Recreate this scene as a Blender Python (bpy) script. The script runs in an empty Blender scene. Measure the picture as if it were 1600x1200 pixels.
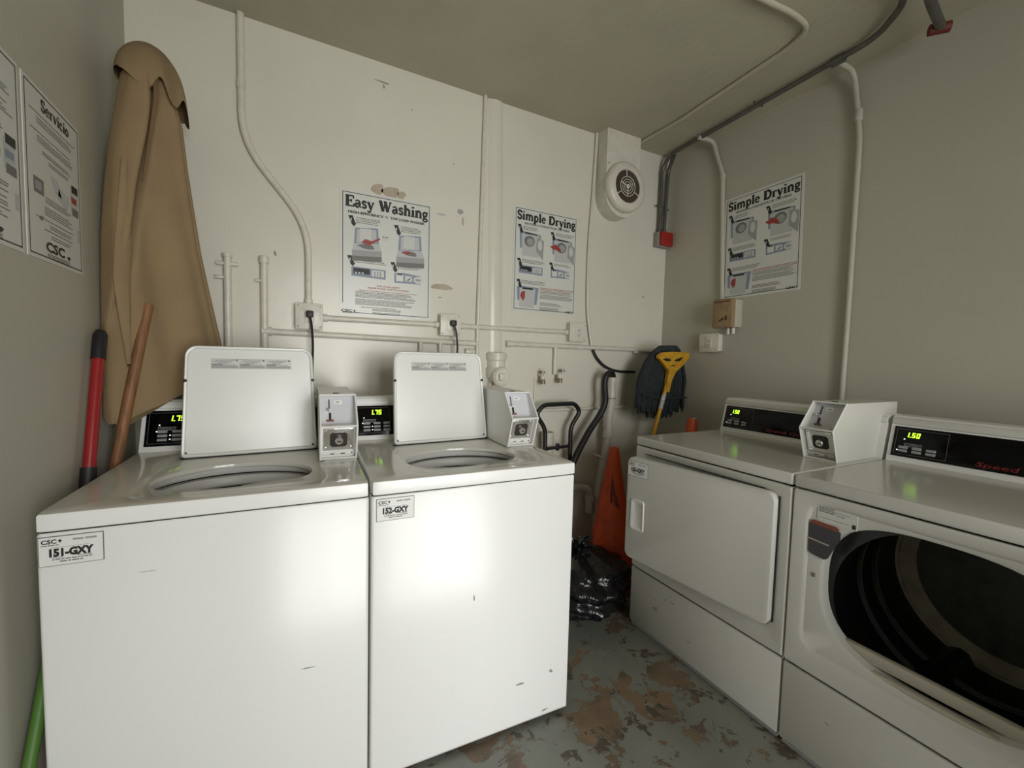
import bpy, bmesh, math, random
from mathutils import Vector, Matrix
random.seed(7)
PI = math.pi
scene = bpy.context.scene
COL = scene.collection

# ------------------------------------------------------------------ camera
cd = bpy.data.cameras.new('camera'); cam = bpy.data.objects.new('camera', cd); COL.objects.link(cam)
yaw, pit, rol = 0.4901, -0.0606, 0.0251
cy, sy, cp, sp = math.cos(yaw), math.sin(yaw), math.cos(pit), math.sin(pit)
F = Vector((sy*cp, cy*cp, sp)); R0 = Vector((cy, -sy, 0)); U0 = R0.cross(F)
RR = R0*math.cos(rol)+U0*math.sin(rol); UU = -R0*math.sin(rol)+U0*math.cos(rol)
cam.matrix_world = Matrix(((RR.x, UU.x, -F.x, 0), (RR.y, UU.y, -F.y, 0), (RR.z, UU.z, -F.z, 1.2091), (0, 0, 0, 1)))
cd.sensor_width = 36.0; cd.lens = 676.996/1600*36; cd.clip_start = 0.02
scene.camera = cam

# ------------------------------------------------------------------ world, lights, exposure
world = bpy.data.worlds.new('world'); scene.world = world; world.use_nodes = True
bg = world.node_tree.nodes['Background']; bg.inputs[0].default_value = (0.86, 0.93, 1.0, 1); bg.inputs[1].default_value = 1.0
def area(name, loc, rot, sx, sz, power, color):
    l = bpy.data.lights.new(name, 'AREA'); l.shape = 'RECTANGLE'; l.size = sx; l.size_y = sz; l.energy = power; l.color = color
    o = bpy.data.objects.new(name, l); o.location = loc; o.rotation_euler = rot; COL.objects.link(o); return o
# daylight in through the open double doorway behind the camera
area('daylight_outside', (0.85, -3.4, 1.35), (PI/2, 0, 0), 2.4, 2.7, 250, (1.0, 0.99, 0.965))
vs = scene.view_settings
vs.view_transform = 'Standard'; vs.look = 'None'; vs.gamma = 1.0; vs.use_curve_mapping = False
vs.exposure = -0.2

# ------------------------------------------------------------------ materials
MATS = {}
def mat(name, col, rough=0.5, metal=0.0, emit=0.0, coat=0.0, bump=0.0, bscale=30.0, var=0.0, vscale=6.0, spec=0.5, col2=None, trans=0.0, stretch=None):
    m = bpy.data.materials.new(name); m.use_nodes = True; nt = m.node_tree; N = nt.nodes; L = nt.links
    b = N['Principled BSDF']
    b.inputs['Base Color'].default_value = (*col, 1); b.inputs['Roughness'].default_value = rough
    b.inputs['Metallic'].default_value = metal; b.inputs['Coat Weight'].default_value = coat
    b.inputs['Specular IOR Level'].default_value = spec; b.inputs['Transmission Weight'].default_value = trans
    if emit: b.inputs['Emission Color'].default_value = (*col, 1); b.inputs['Emission Strength'].default_value = emit
    tc = N.new('ShaderNodeTexCoord'); src = tc.outputs['Object']
    if stretch:
        mp = N.new('ShaderNodeMapping'); mp.inputs['Scale'].default_value = stretch; L.new(src, mp.inputs[0]); src = mp.outputs[0]
    if var:
        n = N.new('ShaderNodeTexNoise'); n.inputs['Scale'].default_value = vscale; n.inputs['Detail'].default_value = 6; L.new(src, n.inputs[0])
        mx = N.new('ShaderNodeMix'); mx.data_type = 'RGBA'
        c2 = col2 or tuple(c*(1-var) for c in col)
        mx.inputs[6].default_value = (*col, 1); mx.inputs[7].default_value = (*c2, 1)
        rp = N.new('ShaderNodeMapRange'); rp.inputs[1].default_value = .4; rp.inputs[2].default_value = .75
        L.new(n.outputs[0], rp.inputs[0]); L.new(rp.outputs[0], mx.inputs[0]); L.new(mx.outputs[2], b.inputs['Base Color'])
    if bump:
        n2 = N.new('ShaderNodeTexNoise'); n2.inputs['Scale'].default_value = bscale; n2.inputs['Detail'].default_value = 4; L.new(src, n2.inputs[0])
        bp = N.new('ShaderNodeBump'); bp.inputs['Strength'].default_value = bump; bp.inputs['Distance'].default_value = 0.01
        L.new(n2.outputs[0], bp.inputs['Height']); L.new(bp.outputs[0], b.inputs['Normal'])
    MATS[name] = m; return m
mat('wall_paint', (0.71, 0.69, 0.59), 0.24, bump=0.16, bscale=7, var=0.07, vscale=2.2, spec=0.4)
mat('shaded_wall_paint', (0.50, 0.48, 0.395), 0.45, bump=0.12, bscale=9, var=0.06, vscale=2)  # wall paint darkened, so its colour carries the shade of the side walls
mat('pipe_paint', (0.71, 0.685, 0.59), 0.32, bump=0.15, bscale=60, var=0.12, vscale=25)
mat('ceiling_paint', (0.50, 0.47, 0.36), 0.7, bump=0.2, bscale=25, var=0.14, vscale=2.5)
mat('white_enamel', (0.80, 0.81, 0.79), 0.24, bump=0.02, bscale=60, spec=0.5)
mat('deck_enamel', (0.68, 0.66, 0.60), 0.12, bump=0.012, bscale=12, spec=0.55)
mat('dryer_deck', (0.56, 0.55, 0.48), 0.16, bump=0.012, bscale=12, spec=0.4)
mat('dryer_enamel_shaded', (0.62, 0.615, 0.56), 0.30, bump=0.06, bscale=220)  # white enamel as on the washers, with the fronts' shade put into the colour
mat('white_plastic', (0.80, 0.80, 0.77), 0.35)
mat('lid_enamel', (0.76, 0.77, 0.735), 0.25, bump=0.02, bscale=50)
mat('edge_grey', (0.34, 0.34, 0.33), 0.4)
mat('tub_plastic', (0.74, 0.73, 0.69), 0.35)
mat('steel', (0.55, 0.54, 0.51), 0.3, metal=0.8)
mat('chrome', (0.92, 0.92, 0.93), 0.22, metal=1.0, bump=0.25, bscale=22)
mat('dark_steel', (0.05, 0.045, 0.042), 0.35, metal=0.3)
mat('slide_plate', (0.60, 0.61, 0.64), 0.4)
mat('black_plastic', (0.012, 0.012, 0.013), 0.35)
mat('black_gloss', (0.003, 0.003, 0.0035), 0.12, spec=.18)
mat('drum_rib', (0.22, 0.21, 0.19), 0.3)
mat('black_rubber', (0.012, 0.012, 0.013), 0.5, bump=.1, bscale=90)
mat('panel_line', (0.10, 0.10, 0.11), 0.4)
mat('button_grey', (0.30, 0.31, 0.32), 0.4)
mat('digit_green', (0.45, 1.0, 0.03), 0.5, emit=3.2)
mat('lamp_white', (1.0, 1.0, 0.9), 0.5, emit=1.2)
mat('script_red', (0.17, 0.008, 0.007), 0.4)
mat('paper', (0.66, 0.67, 0.62), 0.28, spec=.5)
mat('paper_grey', (0.60, 0.61, 0.585), 0.3)
mat('ink', (0.012, 0.012, 0.012), 0.5)
mat('ink_soft', (0.16, 0.16, 0.15), 0.5)
mat('ink_grey', (0.34, 0.34, 0.33), 0.5)
mat('ink_light', (0.50, 0.51, 0.50), 0.5)
mat('ink_red', (0.34, 0.045, 0.035), 0.5)
mat('sticker_white', (0.78, 0.78, 0.76), 0.4)
mat('ink_blue', (0.24, 0.28, 0.37), 0.5)
mat('umbrella_cloth', (0.30, 0.21, 0.11), 0.85, bump=0.25, bscale=18, var=0.22, vscale=4)
mat('lining_and_crease_shade', (0.20, 0.125, 0.06), 0.9)  # cap lining, also the painted shade in the canopy crease
mat('dark_red_wood', (0.07, 0.012, 0.012), 0.4)
mat('red_paint', (0.30, 0.010, 0.014), 0.3, coat=.3)
mat('wood', (0.27, 0.12, 0.045), 0.55, var=0.45, vscale=14, stretch=(6, 6, .8), bump=.1, bscale=40)
mat('green_plastic', (0.08, 0.19, 0.03), 0.45)
mat('cone_orange', (0.68, 0.085, 0.018), 0.45, var=0.35, vscale=9, bump=.06, bscale=30)
mat('cone_scuff', (0.16, 0.022, 0.012), 0.6)
mat('bag_black', (0.006, 0.006, 0.007), 0.16, bump=0.9, bscale=22, spec=.6)
mat('mop_yarn', (0.032, 0.038, 0.042), 0.95, bump=0.8, bscale=70, var=.4, vscale=30)
mat('mop_yellow', (0.62, 0.33, 0.02), 0.4, var=.3, vscale=30)
mat('label_white', (0.62, 0.60, 0.56), 0.5, var=.6, vscale=60)
mat('pvc', (0.62, 0.58, 0.50), 0.4, var=0.22, vscale=14)
mat('grey_conduit', (0.14, 0.14, 0.125), 0.4, metal=0.5, var=.3, vscale=20)
mat('box_grey', (0.30, 0.29, 0.25), 0.5)
mat('box_red', (0.32, 0.015, 0.012), 0.45)
mat('rusty_red', (0.15, 0.022, 0.014), 0.6)
mat('box_tan', (0.34, 0.235, 0.12), 0.55, var=.35, vscale=30)
mat('rust', (0.20, 0.07, 0.03), 0.7)
mat('dark_hole', (0.01, 0.009, 0.008), 0.8)
mat('grille_dark', (0.055, 0.04, 0.028), 0.7)
mat('bare_plaster', (0.50, 0.42, 0.32), 0.8, var=.2, vscale=25)
mat('scuff', (0.30, 0.29, 0.26), 0.8)
mat('drum_black', (0.010, 0.010, 0.010), 0.35, spec=.4)
mat('drum_plate', (0.13, 0.128, 0.115), 0.5, var=.3, vscale=20)
mat('drum_ring', (0.72, 0.66, 0.54), 0.45, var=.4, vscale=12)
mat('lip_plastic', (0.50, 0.47, 0.38), 0.4)
mat('latch_dark', (0.05, 0.047, 0.055), 0.5)
mat('latch_red', (0.24, 0.06, 0.03), 0.5)
mat('brass', (0.30, 0.26, 0.19), 0.5, metal=.6)
mat('concrete_out', (0.45, 0.44, 0.41), 0.8, var=.15, vscale=5)

def floor_material():
    m = bpy.data.materials.new('peeling_floor_paint'); m.use_nodes = True; nt = m.node_tree; N = nt.nodes; L = nt.links; b = N['Principled BSDF']
    tc = N.new('ShaderNodeTexCoord')
    def noise(s, d=8, r=.6, off=0):
        mp = N.new('ShaderNodeMapping'); mp.inputs['Location'].default_value = (off, off*.7, 0); L.new(tc.outputs['Object'], mp.inputs[0])
        n = N.new('ShaderNodeTexNoise'); n.inputs['Scale'].default_value = s; n.inputs['Detail'].default_value = d; n.inputs['Roughness'].default_value = r
        n.inputs['Distortion'].default_value = .35
        L.new(mp.outputs[0], n.inputs[0]); return n.outputs[0]
    def step(v, a, bb):
        r = N.new('ShaderNodeMapRange'); r.inputs[1].default_value = a; r.inputs[2].default_value = bb; L.new(v, r.inputs[0]); return r.outputs[0]
    def mix(f, a, bcol):
        x = N.new('ShaderNodeMix'); x.data_type = 'RGBA'; L.new(f, x.inputs[0])
        if isinstance(a, tuple): x.inputs[6].default_value = (*a, 1)
        else: L.new(a, x.inputs[6])
        if isinstance(bcol, tuple): x.inputs[7].default_value = (*bcol, 1)
        else: L.new(bcol, x.inputs[7])
        return x.outputs[2]
    paint = mix(step(noise(4), .35, .7), (0.23, 0.235, 0.20), (0.17, 0.175, 0.155))
    bare = mix(step(noise(2.6, off=3), .44, .56), (0.11, 0.085, 0.06), (0.22, 0.15, 0.09))
    big = step(noise(5.2, 9, .66, off=1.3), .535, .55)
    c = mix(big, paint, bare)
    dark = step(noise(9.5, 9, .7, off=5.1), .575, .59)
    c = mix(dark, c, (0.085, 0.07, 0.052))
    L.new(c, b.inputs['Base Color']); b.inputs['Roughness'].default_value = .5
    bp = N.new('ShaderNodeBump'); bp.inputs['Strength'].default_value = .5; bp.inputs['Distance'].default_value = .002; bp.invert = True
    L.new(big, bp.inputs['Height']); L.new(bp.outputs[0], b.inputs['Normal'])
    MATS['floor'] = m
floor_material()

# ------------------------------------------------------------------ mesh builder
class MB:
    def __init__(self): self.v = []; self.f = []; self.mi = []; self.mats = []; self.sm = []
    def _m(self, m):
        if m not in self.mats: self.mats.append(m)
        return self.mats.index(m)
    def add(self, vs, fs, m, smooth=False, M=None):
        o = len(self.v); k = self._m(m)
        self.v += [tuple(M @ Vector(p)) if M is not None else tuple(p) for p in vs]
        for f in fs: self.f.append([i+o for i in f]); self.mi.append(k); self.sm.append(smooth)
        return self
    def box(self, x0, x1, y0, y1, z0, z1, m, b=0.0, seg=2, M=None):
        if b <= 0:
            vs = [(x, y, z) for x in (x0, x1) for y in (y0, y1) for z in (z0, z1)]
            return self.add(vs, [(0, 1, 3, 2), (4, 6, 7, 5), (0, 4, 5, 1), (2, 3, 7, 6), (0, 2, 6, 4), (1, 5, 7, 3)], m, False, M)
        bm = bmesh.new(); bmesh.ops.create_cube(bm, size=1)
        for v in bm.verts: v.co = Vector(((x0+x1)/2+v.co.x*(x1-x0), (y0+y1)/2+v.co.y*(y1-y0), (z0+z1)/2+v.co.z*(z1-z0)))
        b = min(b, .49*min(abs(x1-x0), abs(y1-y0), abs(z1-z0)))
        bmesh.ops.bevel(bm, geom=bm.edges[:], offset=b, segments=seg, profile=.5, affect='EDGES')
        bm.verts.index_update()
        vs = [v.co.copy() for v in bm.verts]; fs = [[v.index for v in f.verts] for f in bm.faces]; bm.free()
        return self.add(vs, fs, m, True, M)
    def loft(self, loops, m, closed=True, cap0=False, cap1=False, smooth=True, M=None):
        n = len(loops[0]); vs = [p for l in loops for p in l]; fs = []
        for i in range(len(loops)-1):
            for j in range(n if closed else n-1):
                a = i*n+j; b = i*n+(j+1) % n; fs.append((a, b, b+n, a+n))
        if cap0: fs.append(tuple(range(n))[::-1])
        if cap1: fs.append(tuple((len(loops)-1)*n+i for i in range(n)))
        return self.add(vs, fs, m, smooth, M)
    def lathe(self, prof, m, n=32, c=(0, 0, 0), axis='z', cap0=False, cap1=False, smooth=True, M=None):
        loops = []
        for r, h in prof:
            l = []
            for i in range(n):
                a = 2*PI*i/n; u, w = r*math.cos(a), r*math.sin(a)
                p = {'z': (u, w, h), 'y': (u, h, w), 'x': (h, u, w)}[axis]
                l.append((p[0]+c[0], p[1]+c[1], p[2]+c[2]))
            loops.append(l)
        return self.loft(loops, m, True, cap0, cap1, smooth, M)
    def tube(self, pts, r, m, n=10, fillet=0.0, cap=True, M=None):
        P = [Vector(p) for p in pts]
        if fillet > 0 and len(P) > 2:
            Q = [P[0]]
            for i in range(1, len(P)-1):
                a, b, c = P[i-1], P[i], P[i+1]
                d = min(fillet, (a-b).length*.45, (c-b).length*.45)
                s = b+(a-b).normalized()*d; e = b+(c-b).normalized()*d
                for k in range(7):
                    t = k/6; Q.append(s*(1-t)**2+b*2*t*(1-t)+e*t*t)
            Q.append(P[-1]); P = Q
        loops = []; up = None
        for i, p in enumerate(P):
            t = (P[min(i+1, len(P)-1)]-P[max(i-1, 0)]).normalized()
            if up is None: up = Vector((0, 0, 1)) if abs(t.z) < .9 else Vector((1, 0, 0))
            s = t.cross(up).normalized(); up = s.cross(t).normalized()
            rr = r[i] if isinstance(r, (list, tuple)) else r
            loops.append([p+(s*math.cos(2*PI*k/n)+up*math.sin(2*PI*k/n))*rr for k in range(n)])
        return self.loft(loops, m, True, cap, cap, True, M)
    def prism(self, poly, d0, d1, m, axis='y', M=None, smooth=False):
        def P(u, w, d): return {'y': (u, d, w), 'x': (d, u, w), 'z': (u, w, d)}[axis]
        n = len(poly); vs = [P(u, w, d0) for u, w in poly]+[P(u, w, d1) for u, w in poly]
        fs = [tuple(range(n)), tuple(range(n, 2*n))[::-1]]+[(i, i+n, (i+1) % n+n, (i+1) % n) for i in range(n)]
        return self.add(vs, fs, m, smooth, M)
    def quadxz(self, x0, x1, z0, z1, y, m, M=None):   # flat print on a sheet facing -y
        return self.add([(x0, y, z0), (x1, y, z0), (x1, y, z1), (x0, y, z1)], [(0, 1, 2, 3)], m, False, M)
    def polyxz(self, pts, y, m, M=None):
        return self.add([(u, y, w) for u, w in pts], [tuple(range(len(pts)))], m, False, M)

def tag(o, label=None, cat=None, group=None, kind=None):
    if label: o['label'] = label
    if cat: o['category'] = cat
    if group: o['group'] = group
    if kind: o['kind'] = kind
    return o
def link(o, parent=None, loc=None, rot=None):
    COL.objects.link(o)
    if parent is not None: o.parent = parent
    if loc is not None: o.location = loc
    if rot is not None: o.rotation_euler = rot
    return o
def build(name, mb, parent=None, loc=None, rot=None, fix=True, sharp=True, **kw):
    me = bpy.data.meshes.new(name); me.from_pydata(mb.v, [], mb.f)
    for m in mb.mats: me.materials.append(MATS[m])
    me.polygons.foreach_set('material_index', mb.mi); me.polygons.foreach_set('use_smooth', mb.sm)
    me.update()
    if fix:
        bm = bmesh.new(); bm.from_mesh(me); bmesh.ops.recalc_face_normals(bm, faces=bm.faces[:]); bm.to_mesh(me); bm.free()
    if sharp and any(mb.sm): me.set_sharp_from_angle(angle=math.radians(38))
    return tag(link(bpy.data.objects.new(name, me), parent, loc, rot), **kw)
def thing(name, label, cat, loc=(0, 0, 0), rz=0, group=None, rot=None):
    o = bpy.data.objects.new(name, None); o.empty_display_size = .05
    return tag(link(o, None, loc, rot or (0, 0, rz)), label, cat, group)
def part(name, parent, mb, **kw): return build(name, mb, parent, **kw)

# ------------------------------------------------------------------ lettering
_tc = {}
def sans(s, off=0.0):
    key = (s, off)
    if key in _tc: return _tc[key]
    cu = bpy.data.curves.new('t', 'FONT'); cu.body = s; cu.size = 1; cu.resolution_u = 2; cu.offset = off; cu.dimensions = '2D'; cu.fill_mode = 'FRONT'
    o = bpy.data.objects.new('t', cu); COL.objects.link(o)
    dg = bpy.context.evaluated_depsgraph_get(); me = bpy.data.meshes.new_from_object(o.evaluated_get(dg))
    vs = [(v.co.x, v.co.y) for v in me.vertices]; fs = [tuple(p.vertices) for p in me.polygons]
    bpy.data.objects.remove(o); bpy.data.curves.remove(cu); bpy.data.meshes.remove(me)
    x0 = min(v[0] for v in vs); x1 = max(v[0] for v in vs)
    _tc[key] = ([(x-x0, y) for x, y in vs], fs, x1-x0); return _tc[key]
def put_text(mb, s, x, z, h, y, m, width=None, bold=0.0, slant=0.0):
    vs, fs, w = sans(s, bold*.9); k = h/.70; kx = (width/w) if width else k
    offs = [0.0]
    for j, o in enumerate(offs):
        mb.add([(x+u*kx+o+slant*v*k, y-j*0.00002, z+v*k) for u, v in vs], fs, m)
def arc(cx, cz, rx, rz, a0, a1, n=10):
    return [(cx+rx*math.cos(math.radians(a0+(a1-a0)*i/n)), cz+rz*math.sin(math.radians(a0+(a1-a0)*i/n))) for i in range(n+1)]
T_, t_ = .19, .085
def ser(x, z=0.035, w=.17): return ([(x-w, z), (x+w, z)], .07)
GL = {
 'E': (.82, [([(.2, 0), (.2, 1)], T_), ([(.03, .96), (.74, .96)], t_), ([(.72, 1), (.72, .72)], t_), ([(.2, .52), (.56, .52)], t_), ([(.54, .66), (.54, .38)], t_), ([(.03, .04), (.78, .04)], t_), ([(.76, 0), (.76, .3)], t_)]),
 'S': (.66, [(arc(.33, .74, .22, .22, 20, 250, 12)+[(.35, .5)]+arc(.32, .26, .22, .22, 70, -160, 12)[1:], .14), ([(.55, .98), (.55, .72)], t_), ([(.09, .02), (.09, .3)], t_)]),
 'D': (.92, [([(.2, 0), (.2, 1)], T_), ([(.03, .96), (.4, .96)], t_), ([(.03, .04), (.4, .04)], t_), (arc(.4, .5, .38, .45, 88, -88, 14), .15)]),
 'W': (1.25, [([(.16, 1), (.42, .02)], T_), ([(.42, .02), (.64, .95)], t_), ([(.6, 1), (.86, .02)], T_), ([(.86, .02), (1.1, .98)], t_), ser(.17, .965, .15), ser(.6, .965, .13), ser(1.1, .965, .13)]),
 'a': (.62, [(arc(.28, .48, .18, .17, 160, 20, 8), .09), ([(.44, .52), (.44, .06)], .15), (arc(.26, .19, .16, .16, 80, 300, 10), .13), ([(.28, .36), (.44, .38)], .07), ([(.44, .05), (.6, .05)], .07)]),
 's': (.5, [(arc(.25, .5, .15, .14, 30, 250, 8)+arc(.25, .19, .15, .15, 70, -150, 8), .12), ([(.41, .66), (.41, .48)], .06), ([(.09, .0), (.09, .2)], .06)]),
 'y': (.66, [([(.13, .64), (.36, .02)], .16), ([(.56, .64), (.3, -.2)], .08), (arc(.2, -.18, .1, .09, -10, -200, 6), .1), ser(.14, .635, .13), ser(.55, .635, .11)]),
 'h': (.74, [([(.18, 0), (.18, 1.02)], .16), ([(.04, .99), (.18, .99)], .07), (arc(.37, .42, .2, .22, 150, 0, 8)+[(.57, .0)], .14), ser(.18), ser(.57, .035, .14)]),
 'i': (.38, [([(.19, 0), (.19, .66)], .16), ([(.05, .635), (.19, .635)], .07), ser(.19), ([(.19, .82), (.19, .98)], .17)]),
 'n': (.74, [([(.18, 0), (.18, .66)], .16), ([(.04, .635), (.18, .635)], .07), (arc(.37, .42, .2, .22, 150, 0, 8)+[(.57, .0)], .14), ser(.18), ser(.57, .035, .14)]),
 'm': (1.1, [([(.18, 0), (.18, .66)], .16), ([(.04, .635), (.18, .635)], .07), (arc(.36, .42, .19, .22, 150, 0, 8)+[(.55, .0)], .14), (arc(.73, .42, .19, .22, 150, 0, 8)+[(.92, .0)], .14), ser(.18, .035, .14), ser(.55, .035, .12), ser(.92, .035, .14)]),
 'g': (.62, [(arc(.28, .43, .17, .2, 0, 360, 14), .12), (arc(.3, -.12, .22, .13, 0, 360, 14), .1), ([(.14, .24), (.16, .08), (.44, .02)], .09), ([(.4, .6), (.58, .64)], .09)]),
 'p': (.7, [([(.18, -.3), (.18, .66)], .16), ([(.04, .635), (.18, .635)], .07), (arc(.36, .33, .22, .3, 140, -140, 12), .13), ser(.18, -.27)]),
 'l': (.38, [([(.19, 0), (.19, 1.02)], .16), ([(.05, .99), (.19, .99)], .07), ser(.19)]),
 'e': (.6, [(arc(.3, .33, .21, .3, 0, 320, 14), .11), ([(.1, .36), (.5, .36)], .07)]),
 'r': (.54, [([(.18, 0), (.18, .66)], .16), ([(.04, .635), (.18, .635)], .07), (arc(.38, .42, .2, .2, 150, 60, 6), .11), ser(.18)]),
 'v': (.66, [([(.13, .64), (.34, .02)], .16), ([(.56, .64), (.36, .02)], .08), ser(.14, .635, .13), ser(.55, .635, .11)]),
 'c': (.54, [(arc(.28, .33, .2, .3, 45, 315, 12), .12), ([(.44, .62), (.44, .46)], .07)]),
 'o': (.62, [(arc(.31, .33, .21, .29, 0, 360, 16), .13)]),
 ' ': (.4, []),
}
def put_serif(mb, s, x, z, h, width, y, m):
    tot = sum(GL[c][0] for c in s); kx = width/tot; cx = 0; jj = 0
    for c in s:
        adv, st = GL[c]
        for pts, w in st:
            for i in range(len(pts)-1):
                w_ = w*1.6
                (ax, az), (bx, bz) = pts[i], pts[i+1]; dx, dz = bx-ax, bz-az; l = math.hypot(dx, dz) or 1
                e = w*.18 if len(pts) > 2 else 0
                ux, uz = dx/l, dz/l; nx, nz = -uz*w_/2, ux*w_/2
                q = [(ax-ux*e+nx, az-uz*e+nz), (bx+ux*e+nx, bz+uz*e+nz), (bx+ux*e-nx, bz+uz*e-nz), (ax-ux*e-nx, az-uz*e-nz)]
                jj += 1
                mb.add([(x+(cx+u)*kx, y-(jj % 7)*1e-5, z+v*h) for u, v in q], [(0, 1, 2, 3)], m)
        cx += adv
SEG = {'0': 'abcdef', '1': 'bc', '5': 'acdfg', '7': 'abc'}
def put_seg(mb, s, x, z, h, m, y):
    w = h*.55; t = h*.17
    for c in s:
        if c == '.': mb.quadxz(x-.1*w, x+.25*w, z-.02*h, z+.15*h, y, m); x += w*.45; continue
        for k in SEG[c]:
            q = {'a': (0, w, h-t, h), 'd': (0, w, 0, t), 'g': (0, w, h/2-t/2, h/2+t/2), 'f': (0, t, h/2, h), 'e': (0, t, 0, h/2), 'b': (w-t, w, h/2, h), 'c': (w-t, w, 0, h/2)}[k]
            sl = .12
            mb.add([(x+q[0]+sl*q[2], y, z+q[2]), (x+q[1]+sl*q[2], y, z+q[2]), (x+q[1]+sl*q[3], y, z+q[3]), (x+q[0]+sl*q[3], y, z+q[3])], [(0, 1, 2, 3)], m)
        x += w*1.35
def words(mb, x0, x1, z, h, y, m, rnd=None):            # a line of print too small to read: word-length bars
    r = rnd or random; x = x0
    while x < x1-h:
        w = min(r.uniform(1.5, 5.5)*h, x1-x); mb.quadxz(x, x+w, z, z+h, y, m); x += w+h*.55

# ------------------------------------------------------------------ the setting
XL, XR, YB, YF, H = -0.488, 2.243, 2.098, -1.50, 2.527
def struct(name, mb, **kw): return build(name, mb, kind='structure', **kw)
struct('floor', MB().box(XL-.15, XR+.15, YF-.15, YB+.15, -.12, 0, 'floor'))
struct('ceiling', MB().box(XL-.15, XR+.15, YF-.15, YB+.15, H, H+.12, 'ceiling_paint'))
wb = struct('wall_back', MB().box(XL-.15, XR+.15, YB, YB+.15, 0, H, 'wall_paint'))
wl = struct('wall_left', MB().box(XL-.15, XL, YF, YB, 0, H, 'shaded_wall_paint'))
wr = struct('wall_right', MB().box(XR, XR+.15, YF, YB, 0, H, 'shaded_wall_paint'))
DX0, DX1, DZ = 0.0, 1.50, 2.12
w = MB(); w.box(XL-.15, DX0, YF-.15, YF, 0, H, 'shaded_wall_paint'); w.box(DX1, XR+.15, YF-.15, YF, 0, H, 'shaded_wall_paint'); w.box(DX0, DX1, YF-.15, YF, DZ, H, 'shaded_wall_paint')
struct('wall_front', w)
w = MB(); w.box(DX0, DX0+.04, YF-.13, YF+.01, 0, DZ, 'white_plastic'); w.box(DX1-.04, DX1, YF-.13, YF+.01, 0, DZ, 'white_plastic'); w.box(DX0+.04, DX1-.04, YF-.13, YF+.01, DZ-.04, DZ, 'white_plastic')
w.box(.36, .46, YF-.09, YF-.03, 0, DZ-.04, 'white_plastic'); w.box(.90, .96, YF-.09, YF-.03, 0, DZ-.04, 'white_plastic')  # unseen posts, added to split the daylight into vertical streaks
struct('door_1', w)
struct('ground', MB().box(-3, 4, -5, YF-.15, -.12, -.02, 'concrete_out'))

# marks on the back wall: peeled patches and scuffs, slightly recessed films of bare plaster
def blob(cx, cz, rx, rz, seed, n=22, jag=.25):
    r = random.Random(seed); ph = [r.uniform(0, 6.28) for _ in range(4)]
    out = []
    for i in range(n):
        a = 2*PI*i/n; k = 1+jag*(.5*math.sin(2*a+ph[0])+.35*math.sin(3*a+ph[1])+.3*math.sin(5*a+ph[2]))
        out.append((cx+rx*k*math.cos(a), cz+rz*k*math.sin(a)))
    return out
for i, (cx, cz, rx, rz, m) in enumerate([(.395, 1.965, .030, .022, 'bare_plaster'), (.455, 1.962, .036, .028, 'bare_plaster'), (.505, 1.958, .020, .018, 'bare_plaster'), (.708, 1.552, .052, .016, 'bare_plaster'),
        (.80, 1.935, .014, .014, 'ink_grey'), (.815, 1.89, .006, .020, 'bare_plaster'), (.70, 1.905, .028, .006, 'ink_light'), (.70, 1.50, .010, .003, 'ink_grey')]):
    part('bare_patch', wb, MB().prism(blob(cx, cz, rx, rz, i), YB-.0008, YB+.001, m))
for i, (cx, cz, rx, rz) in enumerate([(.415, 2.443, .030, .004), (.42, 2.425, .004, .010), (.55, 2.36, .004, .003), (.76, 2.16, .004, .003), (-.02, 1.62, .005, .012), (2.06, 1.62, .012, .004)]):
    part('scuff_mark', wb, MB().prism(blob(cx, cz, rx, rz, 40+i, 12, .5), YB-.0006, YB+.001, 'scuff'))
part('scuff_mark', bpy.data.objects['ceiling'], MB().prism(blob(.40, 1.62, .006, .006, 3, 10), H-.0006, H+.001, 'scuff', axis='z'))
# access panel low in the wall corner
part('access_panel', wb, MB().box(1.86, 1.95, YB-.008, YB+.002, .91, 1.11, 'wall_paint', b=.003))

# ------------------------------------------------------------------ shared machine pieces
WM = .650
def radial_rr(cx, cy_, ang, x0, x1, y0, y1, r):
    dx, dy = math.cos(ang), math.sin(ang)
    def inside(t):
        x, y = cx+dx*t, cy_+dy*t
        qx = max(abs(x-(x0+x1)/2)-((x1-x0)/2-r), 0); qy = max(abs(y-(y0+y1)/2)-((y1-y0)/2-r), 0)
        ins = math.hypot(qx, qy) <= r if r > 0 else (x0 <= x <= x1 and y0 <= y <= y1)
        return ins
    a, b = 0, 2.0
    for _ in range(30):
        mth = (a+b)/2
        if inside(mth): a = mth
        else: b = mth
    return cx+dx*a, cy_+dy*a
def angles(cx, cy_, rects, n=72):
    A = [2*PI*i/n for i in range(n)]
    for x0, x1, y0, y1 in rects:
        for x in (x0, x1):
            for y in (y0, y1): A.append(math.atan2(y-cy_, x-cx) % (2*PI))
    A = sorted(A); out = [A[0]]
    for a in A[1:]:
        if a-out[-1] > 1e-3: out.append(a)
    return out

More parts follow.
